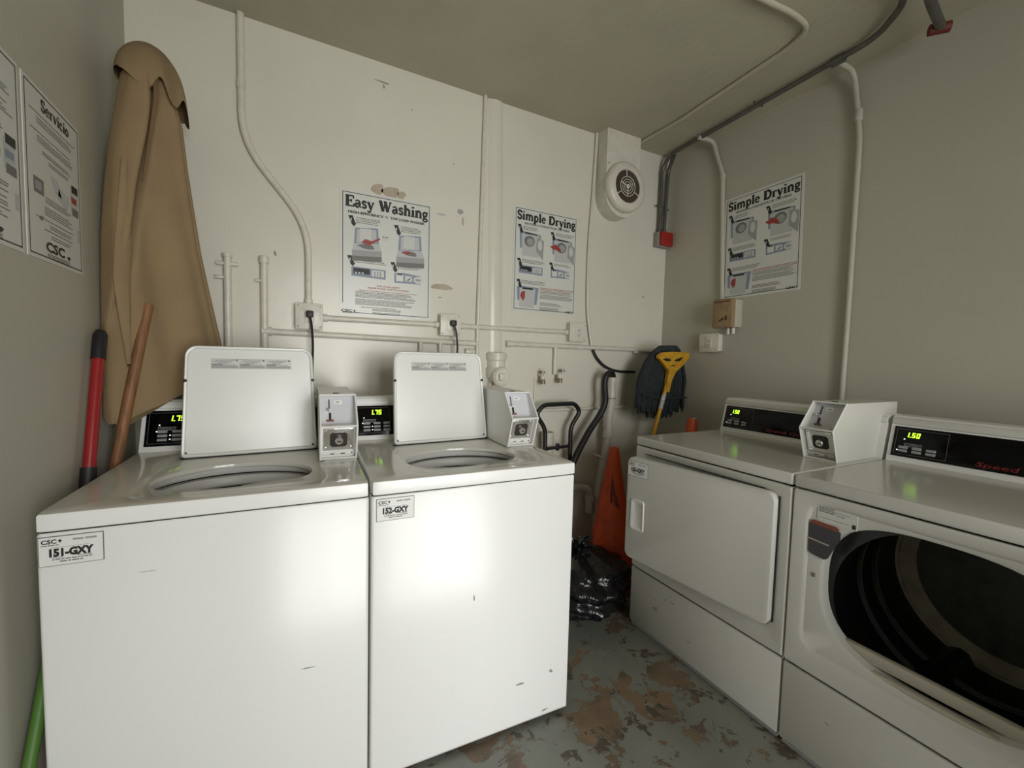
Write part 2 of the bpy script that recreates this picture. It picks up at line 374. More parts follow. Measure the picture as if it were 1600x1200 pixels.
def console(parent, Wd, y0, z0, dy, dz, digits, kind):
    """slanted control console; sub-parts sit on its sloping face"""
    body = MB(); yb = .745 if kind == 'washer' else .70
    prof = [(y0, z0), (y0+dy, z0+dz), (y0+dy+.012, z0+dz+.010), (yb-.01, z0+dz+.010), (yb, z0)]
    body.prism(prof, .004, Wd-.004, 'white_plastic', axis='x')
    tilt = math.atan2(dy, dz); SL = math.hypot(dy, dz)
    c = part('console', parent, body)
    M = Matrix.Translation((0, y0, z0)) @ Matrix.Rotation(-tilt, 4, 'X')
    xe = Wd-.03
    top = MB().box(.004, Wd-.004, -.007, .012, SL-.022, SL+.004, 'white_enamel' if kind == 'washer' else 'dryer_enamel_shaded', b=.006, M=M)
    part('console_top_trim', c, top)
    pan = MB().box(.016, xe, -.003, .002, .020, SL-.028, 'black_gloss', b=.001, M=M)
    part('control_panel', c, pan)
    ln = MB(); x1 = .155 if kind == 'washer' else .165
    def q(a, b_, c_, d, m, y=-.0034): ln.quadxz(a, b_, c_, d, y, m, M=M)
    z1, z2 = .028, SL-.036; x0 = .024
    for a in ((x0, x1, z1, z1+.0015), (x0, x1, z2-.0015, z2), (x0, x0+.0015, z1, z2), (x1-.0015, x1, z1, z2)): q(*a, 'panel_line')
    part('panel_outline', c, ln)
    dg = MB(); tmp = MB()
    if kind == 'washer':
        put_seg(tmp, digits, .078, z2-.030, .019, 'digit_green', -.004)
        bx = [.050, .090, .128]; bz = [.036, .050, .064]; bw = .027
    else:
        put_seg(tmp, digits, .050, z2-.028, .017, 'digit_green', -.004)
        bx = [.036, .074, .112]; bz = [.037, .049]; bw = .026
    dg.add(tmp.v, tmp.f, 'digit_green', False, M); part('price_display', c, dg, label='glowing green price digits '+digits)
    for i, x in enumerate(bx):
        for j, z in enumerate(bz):
            part('button', c, MB().box(x, x+bw, -.0065, -.002, z, z+.009, 'button_grey', b=.0012, seg=1, M=M))
    for x, z in ([(.052, z2-.045), (.046, .068), (.083, .054), (.083, .040)] if kind == 'washer' else [(.047, z2-.038), (.031, .041)]):
        part('indicator_lamp', c, MB().box(x, x+.0035, -.005, -.002, z, z+.0035, 'lamp_white', M=M))
    wd = MB(); tmp = MB(); r = random.Random(3)
    for k in range(3): words(tmp, .05, .05+.05, z2-.052-k*.005, .0018, -.0036, 'ink_grey', r)
    wd.add(tmp.v, tmp.f, 'ink_grey', False, M); part('panel_print', c, wd)
    if kind == 'dryer':
        tmp = MB(); put_text(tmp, 'Speed Queen', .235, .030, .014, -.0036, 'script_red', width=.21, bold=.02, slant=.3)
        s = MB(); s.add(tmp.v, tmp.f, 'script_red', False, M); part('red_script', c, s)
    return c

def coin_box(parent, x, y, z, matn):
    w, t = .110, .004
    prof = [(0, 0), (-.040, .112), (.038, .206), (.40, .206), (.40, 0)]
    b = MB()
    b.prism(prof, 0, t, matn, axis='x'); b.prism(prof, w-t, w, matn, axis='x')
    b.prism([(0, 0), (.40, 0), (.40, t), (-.001, t)], t, w-t, matn, axis='x')
    b.prism([(.0347, .202), (.038, .206), (.40, .206), (.40, .202)], t, w-t, matn, axis='x')
    b.prism([(.396, t), (.40, t), (.40, .202), (.396, .202)], t, w-t, matn, axis='x')
    b.prism([(-.040, .110), (-.0385, .1145), (.03, .1145), (.03, .110)], t, w-t, matn, axis='x')
    o = build('coin_box', b, parent, loc=(x, y, z))
    # rim on the front edges
    rim = MB()
    for a, c in (((0, 0), (-.040, .112)), ((-.040, .112), (.038, .206))):
        for xx in (0.001, w-.001): rim.tube([(xx, a[0], a[1]), (xx, c[0], c[1])], .0028, 'white_plastic', n=6)
    for a in ((0, .003), (-.040, .112), (.038, .205)): rim.tube([(.001, a[0], a[1]), (w-.001, a[0], a[1])], .0028, 'white_plastic', n=6)
    build('front_rim', rim, o)
    # upper slide plate, leaning like the face
    up = MB(); up.prism([(.012, .1145), (.055, .202), (.059, .202), (.016, .1145)], t, w-t, 'slide_plate', axis='x')
    build('slide_plate', up, o)
    a = math.atan2(.043, .0875); M = Matrix.Translation((0, .012, .1145)) @ Matrix.Rotation(-a, 4, 'X')
    sl = MB(); sl.box(.027, .030, -.002, .001, .050, .082, 'black_plastic', M=M); sl.box(.028, .034, -.004, .001, .012, .036, 'dark_hole', M=M)
    sl.box(.020, .042, -.007, 0, .007, .011, 'rust', M=M)
    build('coin_slot', sl, o)
    build('return_button', MB().lathe([(.0065, 0), (.0065, -.006), (.004, -.010), (.0001, -.0105)], 'chrome', 14, (.024, 0, .045), 'y', M=M), o)
    ins = MB(); ins.box(.042, .068, -.0012, 0, .066, .080, 'white_plastic', b=.0005, M=M); ins.box(.049, .060, -.0016, 0, .071, .074, 'ink_soft', M=M)
    build('instruction_plate', ins, o)
    # lower chrome plate with lock
    a2 = math.atan2(-.040, .112); M2 = Matrix.Translation((0, .022, .004)) @ Matrix.Rotation(-a2, 4, 'X')
    build('back_plate', MB().box(t, w-t, 0, .003, 0, .112, matn, M=M2), o)
    pl = MB().box(.008, w-.008, -.004, 0, .026, .106, 'chrome', b=.002, M=M2); build('lock_plate', pl, o, label='polished chrome lock plate')
    build('lock_recess', MB().prism([(.036, .040), (.074, .040), (.081, .047), (.081, .084), (.074, .091), (.036, .091), (.029, .084), (.029, .047)], -.0055, -.002, 'dark_steel', M=M2), o)
    for sx in (.016, w-.016):
        for sz in (.034, .098):
            build('screw', MB().lathe([(.0045, -.003), (.0045, -.006), (.0025, -.0085), (.0001, -.0088)], 'chrome', 12, (sx, 0, sz), 'y', M=M2), o)
    lk = MB().lathe([(.0125, -.005), (.0125, -.016), (.011, -.018), (.0001, -.018)], 'chrome', 20, (.056, 0, .066), 'y', M=M2)
    lk.box(.051, .063, -.019, -.017, .0645, .0675, 'dark_hole', M=M2); build('lock', lk, o)
    lp = MB().box(t, w-t, -.006, .004, .010, .020, 'white_plastic', b=.002, M=M2)
    for sx in (.030, .062): lp.box(sx, sx+.013, -.0066, -.005, .013, .016, 'dark_hole', M=M2)
    lp.box(w-.016, w-.012, -.0066, -.005, .014, .018, 'dark_hole', M=M2)
    build('lower_ledge', lp, o)
    build('top_lock', MB().box(.042, .062, .075, .083, .2055, .2085, 'dark_steel', b=.001), o)
    return o

def number_label(parent, x, z, y, code, M=None):
    w, h = .103, .063
    s = MB().box(x, x+w, y-.0016, y, z, z+h, 'ink_soft', b=.0007, seg=1, M=M)
    s.box(x+.0016, x+w-.0016, y-.0022, y-.0005, z+.0016, z+h-.0016, 'sticker_white', M=M)
    o = part('number_label', parent, s, label='white sticker reading '+code)
    t = MB(); yy = y-.0025
    put_text(t, 'CSC', x+.005, z+.048, .0085, yy, 'ink', width=.024, bold=.04)
    t.polyxz([(x+.031, z+.054), (x+.035, z+.056), (x+.037, z+.053), (x+.034, z+.048)], yy, 'ink')
    put_text(t, code, x+.017, z+.021, .0150, yy, 'ink', width=.070, bold=.07)
    r = random.Random(5)
    words(t, x+.054, x+.096, z+.051, .0042, yy, 'ink_grey', r); words(t, x+.005, x+.032, z+.0435, .002, yy, 'ink_soft', r)
    t.quadxz(x+.019, x+.080, z+.0390, z+.0396, yy, 'ink_soft')
    words(t, x+.021, x+.040, z+.0175, .0015, yy, 'ink_soft', r); words(t, x+.060, x+.084, z+.0175, .0015, yy, 'ink_soft', r)
    words(t, x+.021, x+.084, z+.0130, .0022, yy, 'ink_soft', r); words(t, x+.033, x+.072, z+.0080, .0024, yy, 'ink_soft', r)
    t2 = MB(); t2.v, t2.f, t2.mi, t2.mats, t2.sm = ([tuple(M @ Vector(p)) for p in t.v] if M is not None else t.v), t.f, t.mi, t.mats, t.sm
    build('label_print', t2, o, fix=False, kind='stuff')
    return o

# ------------------------------------------------------------------ washers
def washer(loc, rz, label, code, price, lid_w):
    t = thing('washing_machine', label, 'washing machine', loc, rz)
    c = MB(); D_ = .72
    # folded sheet cabinet, open at the top, with rounded front corners
    def ring(z, x0=0, x1=WM, y0=.004, y1=D_, r=.008, n=4):
        out = []
        for cx, cy_, a0 in ((x1-r, y0+r, -90), (x1-r, y1-r, 0), (x0+r, y1-r, 90), (x0+r, y0+r, 180)):
            for k in range(n+1):
                a = math.radians(a0+90*k/n); out.append((cx+r*math.cos(a), cy_+r*math.sin(a), z))
        return out
    c.loft([ring(.022, r=.006), ring(.018), ring(.026), ring(.8215), ring(.8255, .003, WM-.003, .007, D_-.003)], 'white_enamel')
    c.loft([ring(.018), ring(.018, .3, .32, .3, .32, .004)], 'edge_grey')
    part('cabinet', t, c)
    for sx in (.05, WM-.05):
        for sy_ in (.06, D_-.06): part('foot', t, MB().lathe([(.012, 0.03), (.012, .008), (.020, .006), (.020, 0)], 'black_rubber', 12, (sx, sy_, 0), cap1=True))
    # top deck with recessed panel and wash opening
    cx, cy_ = .325, .215; ZT = .868
    A = angles(cx, cy_, [(0, WM, 0, D_+.025)])
    def rr(x0, x1, y0, y1, r, z): return [(*radial_rr(cx, cy_, a, x0, x1, y0, y1, r), z) for a in A]
    def hole(k, z, e=0):
        out = []
        for a in A:
            ry = .150 if math.sin(a) > 0 else .118
            e_ = 2.0 if math.sin(a) > 0 else 2.5; q_ = (abs(math.cos(a)/.190)**e_+abs(math.sin(a)/ry)**e_)**(-1/e_)
            x, y = q_*math.cos(a), q_*math.sin(a)
            if math.sin(a) < 0: y += .020/(1+math.exp(-(x-.03)/.010))-.020/(1+math.exp(-(x-.135)/.012))
            out.append((cx+x*k+math.copysign(e, x), cy_+y*k+math.copysign(e, y), z))
        return out
    d = MB(); Y1 = D_+.025
    d.loft([rr(.003, WM-.003, .004, Y1-.003, .010, .829), rr(0, WM, 0, Y1, .010, .832), rr(0, WM, 0, Y1, .010, ZT-.006), rr(.0015, WM-.0015, .0015, Y1-.0015, .010, ZT-.0018)], 'white_enamel')
    d.loft([rr(.0015, WM-.0015, .0015, Y1-.0015, .010, ZT-.0018), rr(.006, WM-.006, .006, Y1-.006, .010, ZT), rr(.112, .556, .040, .575, .06, ZT),
            rr(.120, .548, .050, .567, .055, ZT-.002), rr(.128, .540, .060, .559, .05, ZT-.0040), rr(.134, .534, .066, .553, .048, ZT-.0045), hole(1.03, ZT-.0045), hole(1.0, ZT-.006), hole(.99, ZT-.014), hole(.99, ZT-.016)], 'deck_enamel')
    part('top_deck', t, d)
    tc = (0, 0, 0); MT = Matrix.Translation((cx, .226, 0)) @ Matrix.Diagonal((1, .80, 1, 1))
    tb = MB().lathe([(.222, .851), (.212, .850), (.204, .845), (.202, .834), (.206, .828)], 'tub_plastic', 64, tc, M=MT)
    tb.lathe([(.216, .828), (.216, .822)], 'dark_hole', 64, tc, M=MT)
    tb.lathe([(.216, .822), (.200, .820), (.194, .813), (.193, .795), (.198, .790)], 'tub_plastic', 64, tc, M=MT)
    part('balance_ring', t, tb)
    bk = MB().lathe([(.210, .790), (.210, .782), (.200, .780)], 'dark_hole', 64, tc, M=MT); bk.lathe([(.200, .780), (.197, .70), (.197, .42), (.19, .40), (.06, .41), (.0001, .41)], 'steel', 64, tc, M=MT)
    part('wash_basket', t, bk)
    part('agitator', t, MB().lathe([(.11, .41), (.06, .44), (.045, .50), (.035, .56), (.02, .575), (.0001, .58)], 'tub_plastic', 32, (cx, .226, 0)))
    # lid, standing open and leaning back
    wl_, hl = .392, .360; n = 8
    def lp(u0, u1, v0, v1, r, y, k=.975):
        out = []
        for ax, az, a0 in ((u1-r, v0+r*.4, -90), (u1-r, v1-r, 0), (u0+r, v1-r, 90), (u0+r, v0+r*.4, 180)):
            rz_ = r if az > (v0+v1)/2 else r*.4
            rx_ = r if az > (v0+v1)/2 else r*.4
            ax2 = ax if az > (v0+v1)/2 else (u1-rx_ if ax > 0 else u0+rx_)
            for q in range(n+1):
                a = math.radians(a0+90*q/n); u = ax2+rx_*math.cos(a); v = az+rz_*math.sin(a)
                out.append((u*(1-(1-k)*v/hl*2), y, v))
        return out
    h2 = wl_/2; L = MB()
    L.loft([lp(-h2+.004, h2-.004, .004, hl-.004, .032, .020), lp(-h2, h2, 0, hl, .036, .014), lp(-h2, h2, 0, hl, .036, .004), lp(-h2+.003, h2-.003, .003, hl-.003, .034, 0),
            lp(-h2+.008, h2-.008, .008, hl-.008, .030, .001), lp(-h2+.012, h2-.012, .012, hl-.012, .027, .006)], 'lid_enamel', cap0=True, cap1=True)
    lid = build('lid', L, t, loc=(.340, .478, .869), rot=(-.17, 0, .085))
    s = MB().box(-.118, .118, .0050, .0062, .285, .317, 'paper_grey', b=.0004, seg=1); sp_ = MB(); r = random.Random(8)
    for k in range(3):
        xa = -.116+k*.078
        sp_.quadxz(xa, xa+.075, .287, .295, .0046, 'ink_grey'); sp_.quadxz(xa, xa+.030, .295, .302, .0046, 'ink_grey')
        for q in range(5): words(sp_, xa+.002+(q % 3)*.008, xa+.066-(q*7 % 4)*.008, .297+q*.0036, .0015, .0044, 'ink_soft', r)
        sp_.quadxz(xa+.068, xa+.073, .311, .315, .0043, 'ink')
    s.quadxz(-.118, .118, .3165, .3175, .0048, 'ink_soft'); s.quadxz(-.118, .118, .285, .2857, .0048, 'ink_soft')
    build('warning_label', s, lid); build('label_print', sp_, lid, fix=False, kind='stuff')
    for sx in (-.188, .188): build('lid_bumper', MB().lathe([(.0052, .004), (.0052, -.002), (.003, -.005), (.0001, -.005)], 'black_rubber', 12, (sx*.985, 0, .245), 'y'), lid)
    for sx in (-.184, .184): build('screw', MB().lathe([(.0050, .006), (.0045, .002), (.0001, .001)], 'dark_steel', 10, (sx, 0, .014), 'y'), lid)
    build('hinge_rod', MB().tube([(-.198, .012, -.004), (.200, .012, -.004)], .005, 'black_rubber', n=8), lid)
    console(t, WM, .600, .866, .065, .158, price, 'washer')
    coin_box(t, .538, .300, .8685, 'white_plastic')
    number_label(t, .004 if code.startswith('151') else .012, .756, .004, code)
    return t
wrz = -0.0429
W0 = Vector((-.4439, 1.2048, 0)); wdir = Vector((math.cos(wrz), math.sin(wrz), 0))
wa = washer(W0, wrz, 'white top-loading washing machine numbered 151-GXY beside the left wall, lid open', '151-GXY', '1.75', 0)
wb2 = washer(W0+wdir*.656, wrz, 'white top-loading washing machine numbered 152-GXY with its lid open', '152-GXY', '1.75', 0)
for tgt, marks in ((wa, [(.18, .715, .012, .0007), (.50, .395, .014, .0016)]), (wb2, [(.465, .155, .012, .004), (.58, .165, .006, .006), (.56, .035, .012, .003), (.30, .48, .002, .010)])):
    for i, (x, z, a, b) in enumerate(marks):
        part('scuff_mark', tgt, MB().prism([(u, v) for u, v in blob(x, z, a, b, 60+i, 12, .5)], .0034, .006, 'scuff'))

# ------------------------------------------------------------------ dryers
DW = .683
def dryer(loc, rz, label, price, door):
    t = thing('tumble_dryer', label, 'dryer', loc, rz)
    DM = 'dryer_enamel_shaded'; DD = .71; ZT = .871
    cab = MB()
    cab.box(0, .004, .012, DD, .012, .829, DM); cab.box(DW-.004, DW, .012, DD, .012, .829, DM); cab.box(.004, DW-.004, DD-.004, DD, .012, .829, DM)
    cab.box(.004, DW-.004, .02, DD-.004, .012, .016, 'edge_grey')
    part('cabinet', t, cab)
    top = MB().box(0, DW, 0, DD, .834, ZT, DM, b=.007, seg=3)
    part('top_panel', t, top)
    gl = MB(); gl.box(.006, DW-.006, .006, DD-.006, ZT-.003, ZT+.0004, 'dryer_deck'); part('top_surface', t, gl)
    # front panel with stepped recess and drum opening
    cx, cz = .343, .578
    A = angles(cx, cz, [(0, DW, .279, .829)])
    def rr(x0, x1, z0, z1, r, y):
        return [(p[0], y, p[1]) for p in (radial_rr(cx, cz, a, x0, x1, z0, z1, r) for a in A)]
    def ho(rx, rz_, y, e=2.7):
        out = []
        for a in A:
            c_, s_ = math.cos(a), math.sin(a); q = (abs(c_/rx)**e+abs(s_/rz_)**e)**(-1/e); out.append((cx+q*c_, y, cz+q*s_))
        return out
    fp = MB()
    fp.loft([rr(0, DW, .279, .829, .006, .014), rr(0, DW, .279, .829, .006, .004), rr(.004, DW-.004, .283, .825, .006, 0),
             rr(.038, .650, .343, .805, .045, 0), rr(.044, .644, .349, .799, .040, .003), rr(.049, .639, .354, .794, .038, .0075),
             ho(.262, .211, .0075), ho(.257, .206, .010), ho(.255, .204, .020), ho(.255, .204, .050)], DM)
    part('front_panel', t, fp)
    lo = MB().box(.001, DW-.001, 0, .014, .022, .273, DM, b=.005); part('lower_panel', t, lo)
    part('plinth', t, MB().box(.006, DW-.006, .012, .03, .002, .026, 'edge_grey'))
    dr = MB(); dc = (cx, 0, .545)
    dr.lathe([(.24, .050), (.284, .052), (.286, .07), (.286, .28), (.277, .287), (.277, .299), (.286, .277), (.286, .38), (.277, .387), (.277, .397), (.286, .404), (.286, .56)], 'drum_black', 64, dc, 'y')
    drum = part('drum', t, dr)
    rb = MB()
    for yy in (.293, .392): rb.lathe([(.2768, yy-.004), (.2755, yy), (.2768, yy+.004)], 'drum_rib', 64, dc, 'y')
    part('drum_rib', t, rb)
    for k in (250, 10, 130):
        a = math.radians(k); M = Matrix.Translation((cx, 0, .545)) @ Matrix.Rotation(-a, 4, 'Y')
        bf = MB().prism([(.284, -.040), (.258, -.012), (.258, .012), (.284, .040)], .09, .54, 'drum_black', M=M)
        part('drum_baffle', t, bf)
    rg = MB().lathe([(.286, .545), (.276, .546), (.272, .543), (.242, .572), (.238, .580)], 'drum_ring', 64, dc, 'y'); part('drum_ring', t, rg)
    bp = MB().lathe([(.238, .580), (.0001, .582)], 'drum_plate', 64, dc, 'y')
    part('drum_back_plate', t, bp)
    for bx_, bz_ in ((-.15, .15), (.10, .13), (.17, .05), (-.05, .17), (.16, -.12)):
        part('bolt', t, MB().lathe([(.016, .581), (.014, .577), (.010, .575), (.0001, .574)], 'drum_black', 16, (cx+bx_, 0, .545+bz_), 'y'))
    lip = MB(); lip.box(.115, .570, .036, .058, .385, .421, 'lip_plastic', b=.008); lip.box(.110, .575, .012, .030, .372, .384, 'lip_plastic', b=.004); part('lint_screen_lip', t, lip)
    console(t, DW, .555, ZT, .035, .152, price, 'dryer')
    if door:
        # door ajar, hinged at the right
        th = .116; wd, z0, z1 = .600, .362, .800
        d = MB(); n = 6
        def rl(x0, x1, a0_, a1_, r, y):
            out = []
            for qx, qz, ang in ((x1-r, a0_+r, -90), (x1-r, a1_-r, 0), (x0+r, a1_-r, 90), (x0+r, a0_+r, 180)):
                for k in range(n+1):
                    a = math.radians(ang+90*k/n); out.append((qx+r*math.cos(a), y, qz+r*math.sin(a)))
            return out
        d.loft([rl(-wd+.004, -.004, z0+.004, z1-.004, .024, .006), rl(-wd, 0, z0, z1, .028, .002), rl(-wd, 0, z0, z1, .028, -.018), rl(-wd+.003, -.003, z0+.003, z1-.003, .026, -.0235), rl(-wd+.010, -.010, z0+.010, z1-.010, .024, -.0255)], DM, cap0=True, cap1=True)
        part('door_gap_shade', t, MB().box(.6455, .6495, -.004, .001, .375, .790, 'black_rubber', b=.001)); part('door_gap_shade', t, MB().box(.06, .60, -.003, .001, .8005, .8035, 'black_rubber', b=.001))  # dark strips painting the shade in the gap around the ajar door
        do = build('door', d, t, loc=(.645, -.002, 0), rot=(0, 0, th))
        hd = MB(); hx, hz, hw, hh = -.535, .560, .034, .066
        hd.loft([rl(hx-hw, hx+hw, hz-hh, hz+hh, .012, -.0255), rl(hx-hw+.002, hx+hw-.002, hz-hh+.002, hz+hh-.002, .012, -.030), rl(hx-hw+.008, hx+hw-.006, hz-hh+.008, hz+hh-.008, .010, -.0295), rl(hx-hw+.016, hx+hw-.010, hz-hh+.014, hz+hh-.014, .008, -.0262)], 'white_plastic', cap1=True)
        build('handle', hd, do)
        lb = MB(); s = number_label(do, -.592, .722, -.0255, '153-GXY')
        for i, (x, z, a, b) in enumerate([(.155, .150, .012, .008), (.205, .215, .006, .003), (.245, .222, .008, .003), (.15, .19, .003, .006), (.17, .165, .004, .003), (.10, .20, .002, .002), (.33, .11, .006, .002)]):
            part('scuff_mark', t, MB().prism(blob(x, z, a, b, 80+i, 12, .5), -.0006, .003, 'scuff'))
    else:
        lg = MB().prism([(.048, .735), (.053, .741), (.125, .737), (.131, .732), (.131, .712), (.102, .645), (.094, .640), (.056, .645), (.050, .652)], .0035, .0085, 'latch_dark')
        lg.prism([(.052, .738), (.125, .734), (.127, .741), (.120, .746), (.058, .748), (.052, .744)], .0030, .0085, 'latch_red')
        lg.prism([(.048, .688), (.105, .684), (.106, .688), (.048, .692)], .0028, .0085, 'bare_plaster')
        part('lint_warning_sticker', t, lg, label='dark worn sticker with a reddish top edge')
        pp = MB().box(.068, .170, .006, .0085, .752, .801, 'paper', b=.0003, seg=1); pt = MB(); r = random.Random(4)
        for k in range(4): words(pt, .072, .115, .795-k*.0052, .0026, .0055, 'ink_soft', r)
        words(pt, .115, .15, .785, .002, .0055, 'ink_grey', r); words(pt, .118, .14, .778, .002, .0055, 'ink_soft', r); words(pt, .072, .15, .762, .0016, .0055, 'ink_grey', r); pt.quadxz(.158, .167, .755, .767, .0055, 'ink')
        pr = part('paper_label', t, pp); build('label_print', pt, pr, fix=False, kind='stuff')
        part('catch_hole', t, MB().box(.062, .073, .0055, .0085, .575, .588, 'brass', b=.001))
        # the loading door, swung right round on its hinge
        d = MB().box(-.600, 0, -.024, .004, .362, .800, DM, b=.012)
        build('door', d, t, loc=(.648, -.030, 0), rot=(0, 0, math.radians(152)))
        part('hinge', t, MB().box(.628, .652, -.032, .008, .44, .50, 'white_plastic', b=.003)); part('hinge', t, MB().box(.628, .652, -.032, .008, .66, .72, 'white_plastic', b=.003))
        part('scuff_mark', t, MB().prism(blob(.135, .165, .006, .002, 9, 12, .5), -.0006, .003, 'scuff'))
    return t
drz = -0.0149-PI/2
D1 = dryer((1.4112, 1.4393, 0), drz, 'white front-loading dryer numbered 153-GXY with its door ajar, nearest the far corner', '1.50', True)
D2 = dryer((1.401, .752, 0), drz, 'white front-loading dryer with open round drum showing, at the right edge of the frame', '1.50', False)
coin_box(D1, .548, .300, .8716, 'dryer_enamel_shaded')

# ------------------------------------------------------------------ posters
def poster(loc, rz, w, h, label, kind, rot_y=0.0):
    t = thing('poster', label, 'poster', loc, rot=(0, rot_y, rz))
    part('sheet', t, MB().box(0, w, -.0020, 0, 0, h, 'paper'))
    P = MB(); y = -.0024
    m = .012*w/.42
    g = MB(); lw = .0028
    for q in ((m, w-m, m, m+lw), (m, w-m, h-m-lw, h-m), (m, m+lw, m, h-m), (w-m-lw, w-m, m, h-m)):
        if kind == 'wash' and q[1] < m+.01: g.quadxz(q[0], q[1], .055, h-m, y, 'ink')
        else: g.quadxz(*q, y, 'ink')
    part('border_line', t, g)
    X = lambda u: u*w
    Z = lambda v: h*(1-v)
    R = random.Random(len(label))
    T = MB(); S = MB(); G = MB()
    def lines(u0, u1, v, n, dv=.013, hh=.0031, mt='ink_soft', var=.2):
        for k in range(n): words(S, X(u0), X(u0+(u1-u0)*(1-R.uniform(0, var))), Z(v+k*dv), hh*w/.42, y, mt, R)
    def marker(u, v):
        a = [(X(u), Z(v)), (X(u+.045), Z(v-.004)), (X(u+.075), Z(v+.055)), (X(u+.085), Z(v+.055)), (X(u+.06), Z(v+.082)), (X(u+.03), Z(v+.062)), (X(u+.035), Z(v+.058))]
        G.polyxz(a, y-.0001, 'ink'); G.quadxz(X(u+.025), X(u+.035), Z(v+.040), Z(v+.018), y-.0003, 'paper')
    def wmach(u, v, s=1.0):
        G.polyxz([(X(u+.03), Z(v+.02)), (X(u+.27*s), Z(v)), (X(u+.28*s), Z(v+.13)), (X(u+.02), Z(v+.15))], y, 'ink_blue')
        G.polyxz([(X(u+.05), Z(v+.032)), (X(u+.25*s), Z(v+.014)), (X(u+.255*s), Z(v+.12)), (X(u+.045), Z(v+.14))], y-.0001, 'ink_light')
        G.polyxz([(X(u+.08), Z(v+.02)), (X(u+.20*s), Z(v+.015)), (X(u+.20*s), Z(v+.115)), (X(u+.08), Z(v+.12))], y-.0002, 'paper_grey')
        G.polyxz([(X(u+.02), Z(v+.145)), (X(u+.28*s), Z(v+.125)), (X(u+.31*s), Z(v+.185)), (X(u), Z(v+.20))], y-.0001, 'ink_light')
        G.polyxz(blob(X(u+.15), Z(v+.160), .10*w*.9, .018*h, 5), y-.0002, 'ink_soft')
        G.polyxz([(X(u), Z(v+.20)), (X(u+.31*s), Z(v+.185)), (X(u+.31*s), Z(v+.27)), (X(u), Z(v+.285))], y-.0001, 'ink_grey')
        G.polyxz([(X(u), Z(v+.245)), (X(u+.31*s), Z(v+.23)), (X(u+.31*s), Z(v+.27)), (X(u), Z(v+.285))], y-.0002, 'ink_soft')
    def dmach(u, v, red):
        G.polyxz([(X(u), Z(v)), (X(u+.05), Z(v-.012)), (X(u+.32), Z(v+.002)), (X(u+.33), Z(v+.15)), (X(u+.01), Z(v+.15))], y, 'ink_blue')
        G.polyxz([(X(u+.03), Z(v+.012)), (X(u+.30), Z(v+.012)), (X(u+.30), Z(v+.22)), (X(u+.04), Z(v+.22))], y-.0001, 'ink_light')
        G.polyxz([(X(u+.08), Z(v-.008)), (X(u+.26), Z(v-.002)), (X(u+.26), Z(v+.010)), (X(u+.08), Z(v+.006))], y-.0002, 'ink')
        G.polyxz(blob(X(u+.15), Z(v+.075), .078*w, .052*h, 2, jag=.03), y-.0002, 'ink_soft')
        G.polyxz(blob(X(u+.16), Z(v+.080), .050*w, .036*h, 2, jag=.03), y-.0003, 'ink_grey')
        G.polyxz([(X(u+.26), Z(v+.03)), (X(u+.37), Z(v+.05)), (X(u+.36), Z(v+.24)), (X(u+.25), Z(v+.16))], y-.0003, 'ink_grey')
        G.polyxz(blob(X(u+.31), Z(v+.10), .032*w, .05*h, 3, jag=.05), y-.0004, 'paper_grey')
        if red:
            G.polyxz(blob(X(u+.06), Z(v+.085), .07*w, .028*h, 11, jag=.5), y-.0005, 'ink_red')
    def bar(u, v, rgt='paper_grey'):
        G.polyxz([(X(u), Z(v)), (X(u+.36), Z(v+.004)), (X(u+.36), Z(v+.082)), (X(u), Z(v+.075))], y, 'ink_blue')
        G.quadxz(X(u+.02), X(u+.19), Z(v+.055), Z(v+.010), y-.0002, 'ink'); G.quadxz(X(u+.21), X(u+.34), Z(v+.065), Z(v+.014), y-.0002, rgt)
        for i in range(3):
            G.quadxz(X(u+.035+.035*i), X(u+.055+.035*i), Z(v+.052), Z(v+.042), y-.0003, 'paper')
            for j in range(3): G.quadxz(X(u+.235+.03*i), X(u+.250+.03*i), Z(v+.034+.014*j), Z(v+.026+.014*j), y-.0003, 'ink_soft')
    def pay(u, v):
        G.polyxz([(X(u), Z(v)), (X(u+.11), Z(v-.01)), (X(u+.30), Z(v+.005)), (X(u+.30), Z(v+.075)), (X(u), Z(v+.08))], y, 'ink_blue')
        G.quadxz(X(u+.02), X(u+.10), Z(v+.065), Z(v+.004), y-.0002, 'paper'); G.quadxz(X(u+.03), X(u+.09), Z(v+.012), Z(v), y-.0003, 'ink')
        G.quadxz(X(u+.12), X(u+.20), Z(v+.06), Z(v+.014), y-.0002, 'paper_grey'); G.polyxz([(X(u+.13), Z(v+.055)), (X(u+.19), Z(v+.02)), (X(u+.17), Z(v+.05))], y-.0003, 'ink_soft')
        G.polyxz(blob(X(u+.27), Z(v+.040), .055*w, .030*h, 6, jag=.1), y-.0003, 'paper_grey'); G.polyxz(blob(X(u+.27), Z(v+.040), .030*w, .012*h, 7, jag=.2), y-.0004, 'ink_grey')
    if kind == 'wash':
        put_serif(T, 'Easy Washing', X(.055), Z(.132), .048, X(.90), y, 'ink'); put_text(T, 'HIGH-EFFICIENCY', X(.085), Z(.183), .0105, y, 'ink', width=X(.37), bold=.05)
        put_text(T, '®', X(.468), Z(.183), .012, y, 'ink', width=X(.035)); put_text(T, 'TOP LOAD WASHER', X(.525), Z(.183), .0105, y, 'ink', width=X(.39), bold=.05)
        marker(.085, .205); lines(.165, .43, .215, 4, .013); wmach(.125, .275); G.polyxz([(X(.22), Z(.405)), (X(.26), Z(.375)), (X(.33), Z(.385)), (X(.41), Z(.35)), (X(.42), Z(.362)), (X(.34), Z(.405)), (X(.30), Z(.425))], y-.0005, 'ink_red')
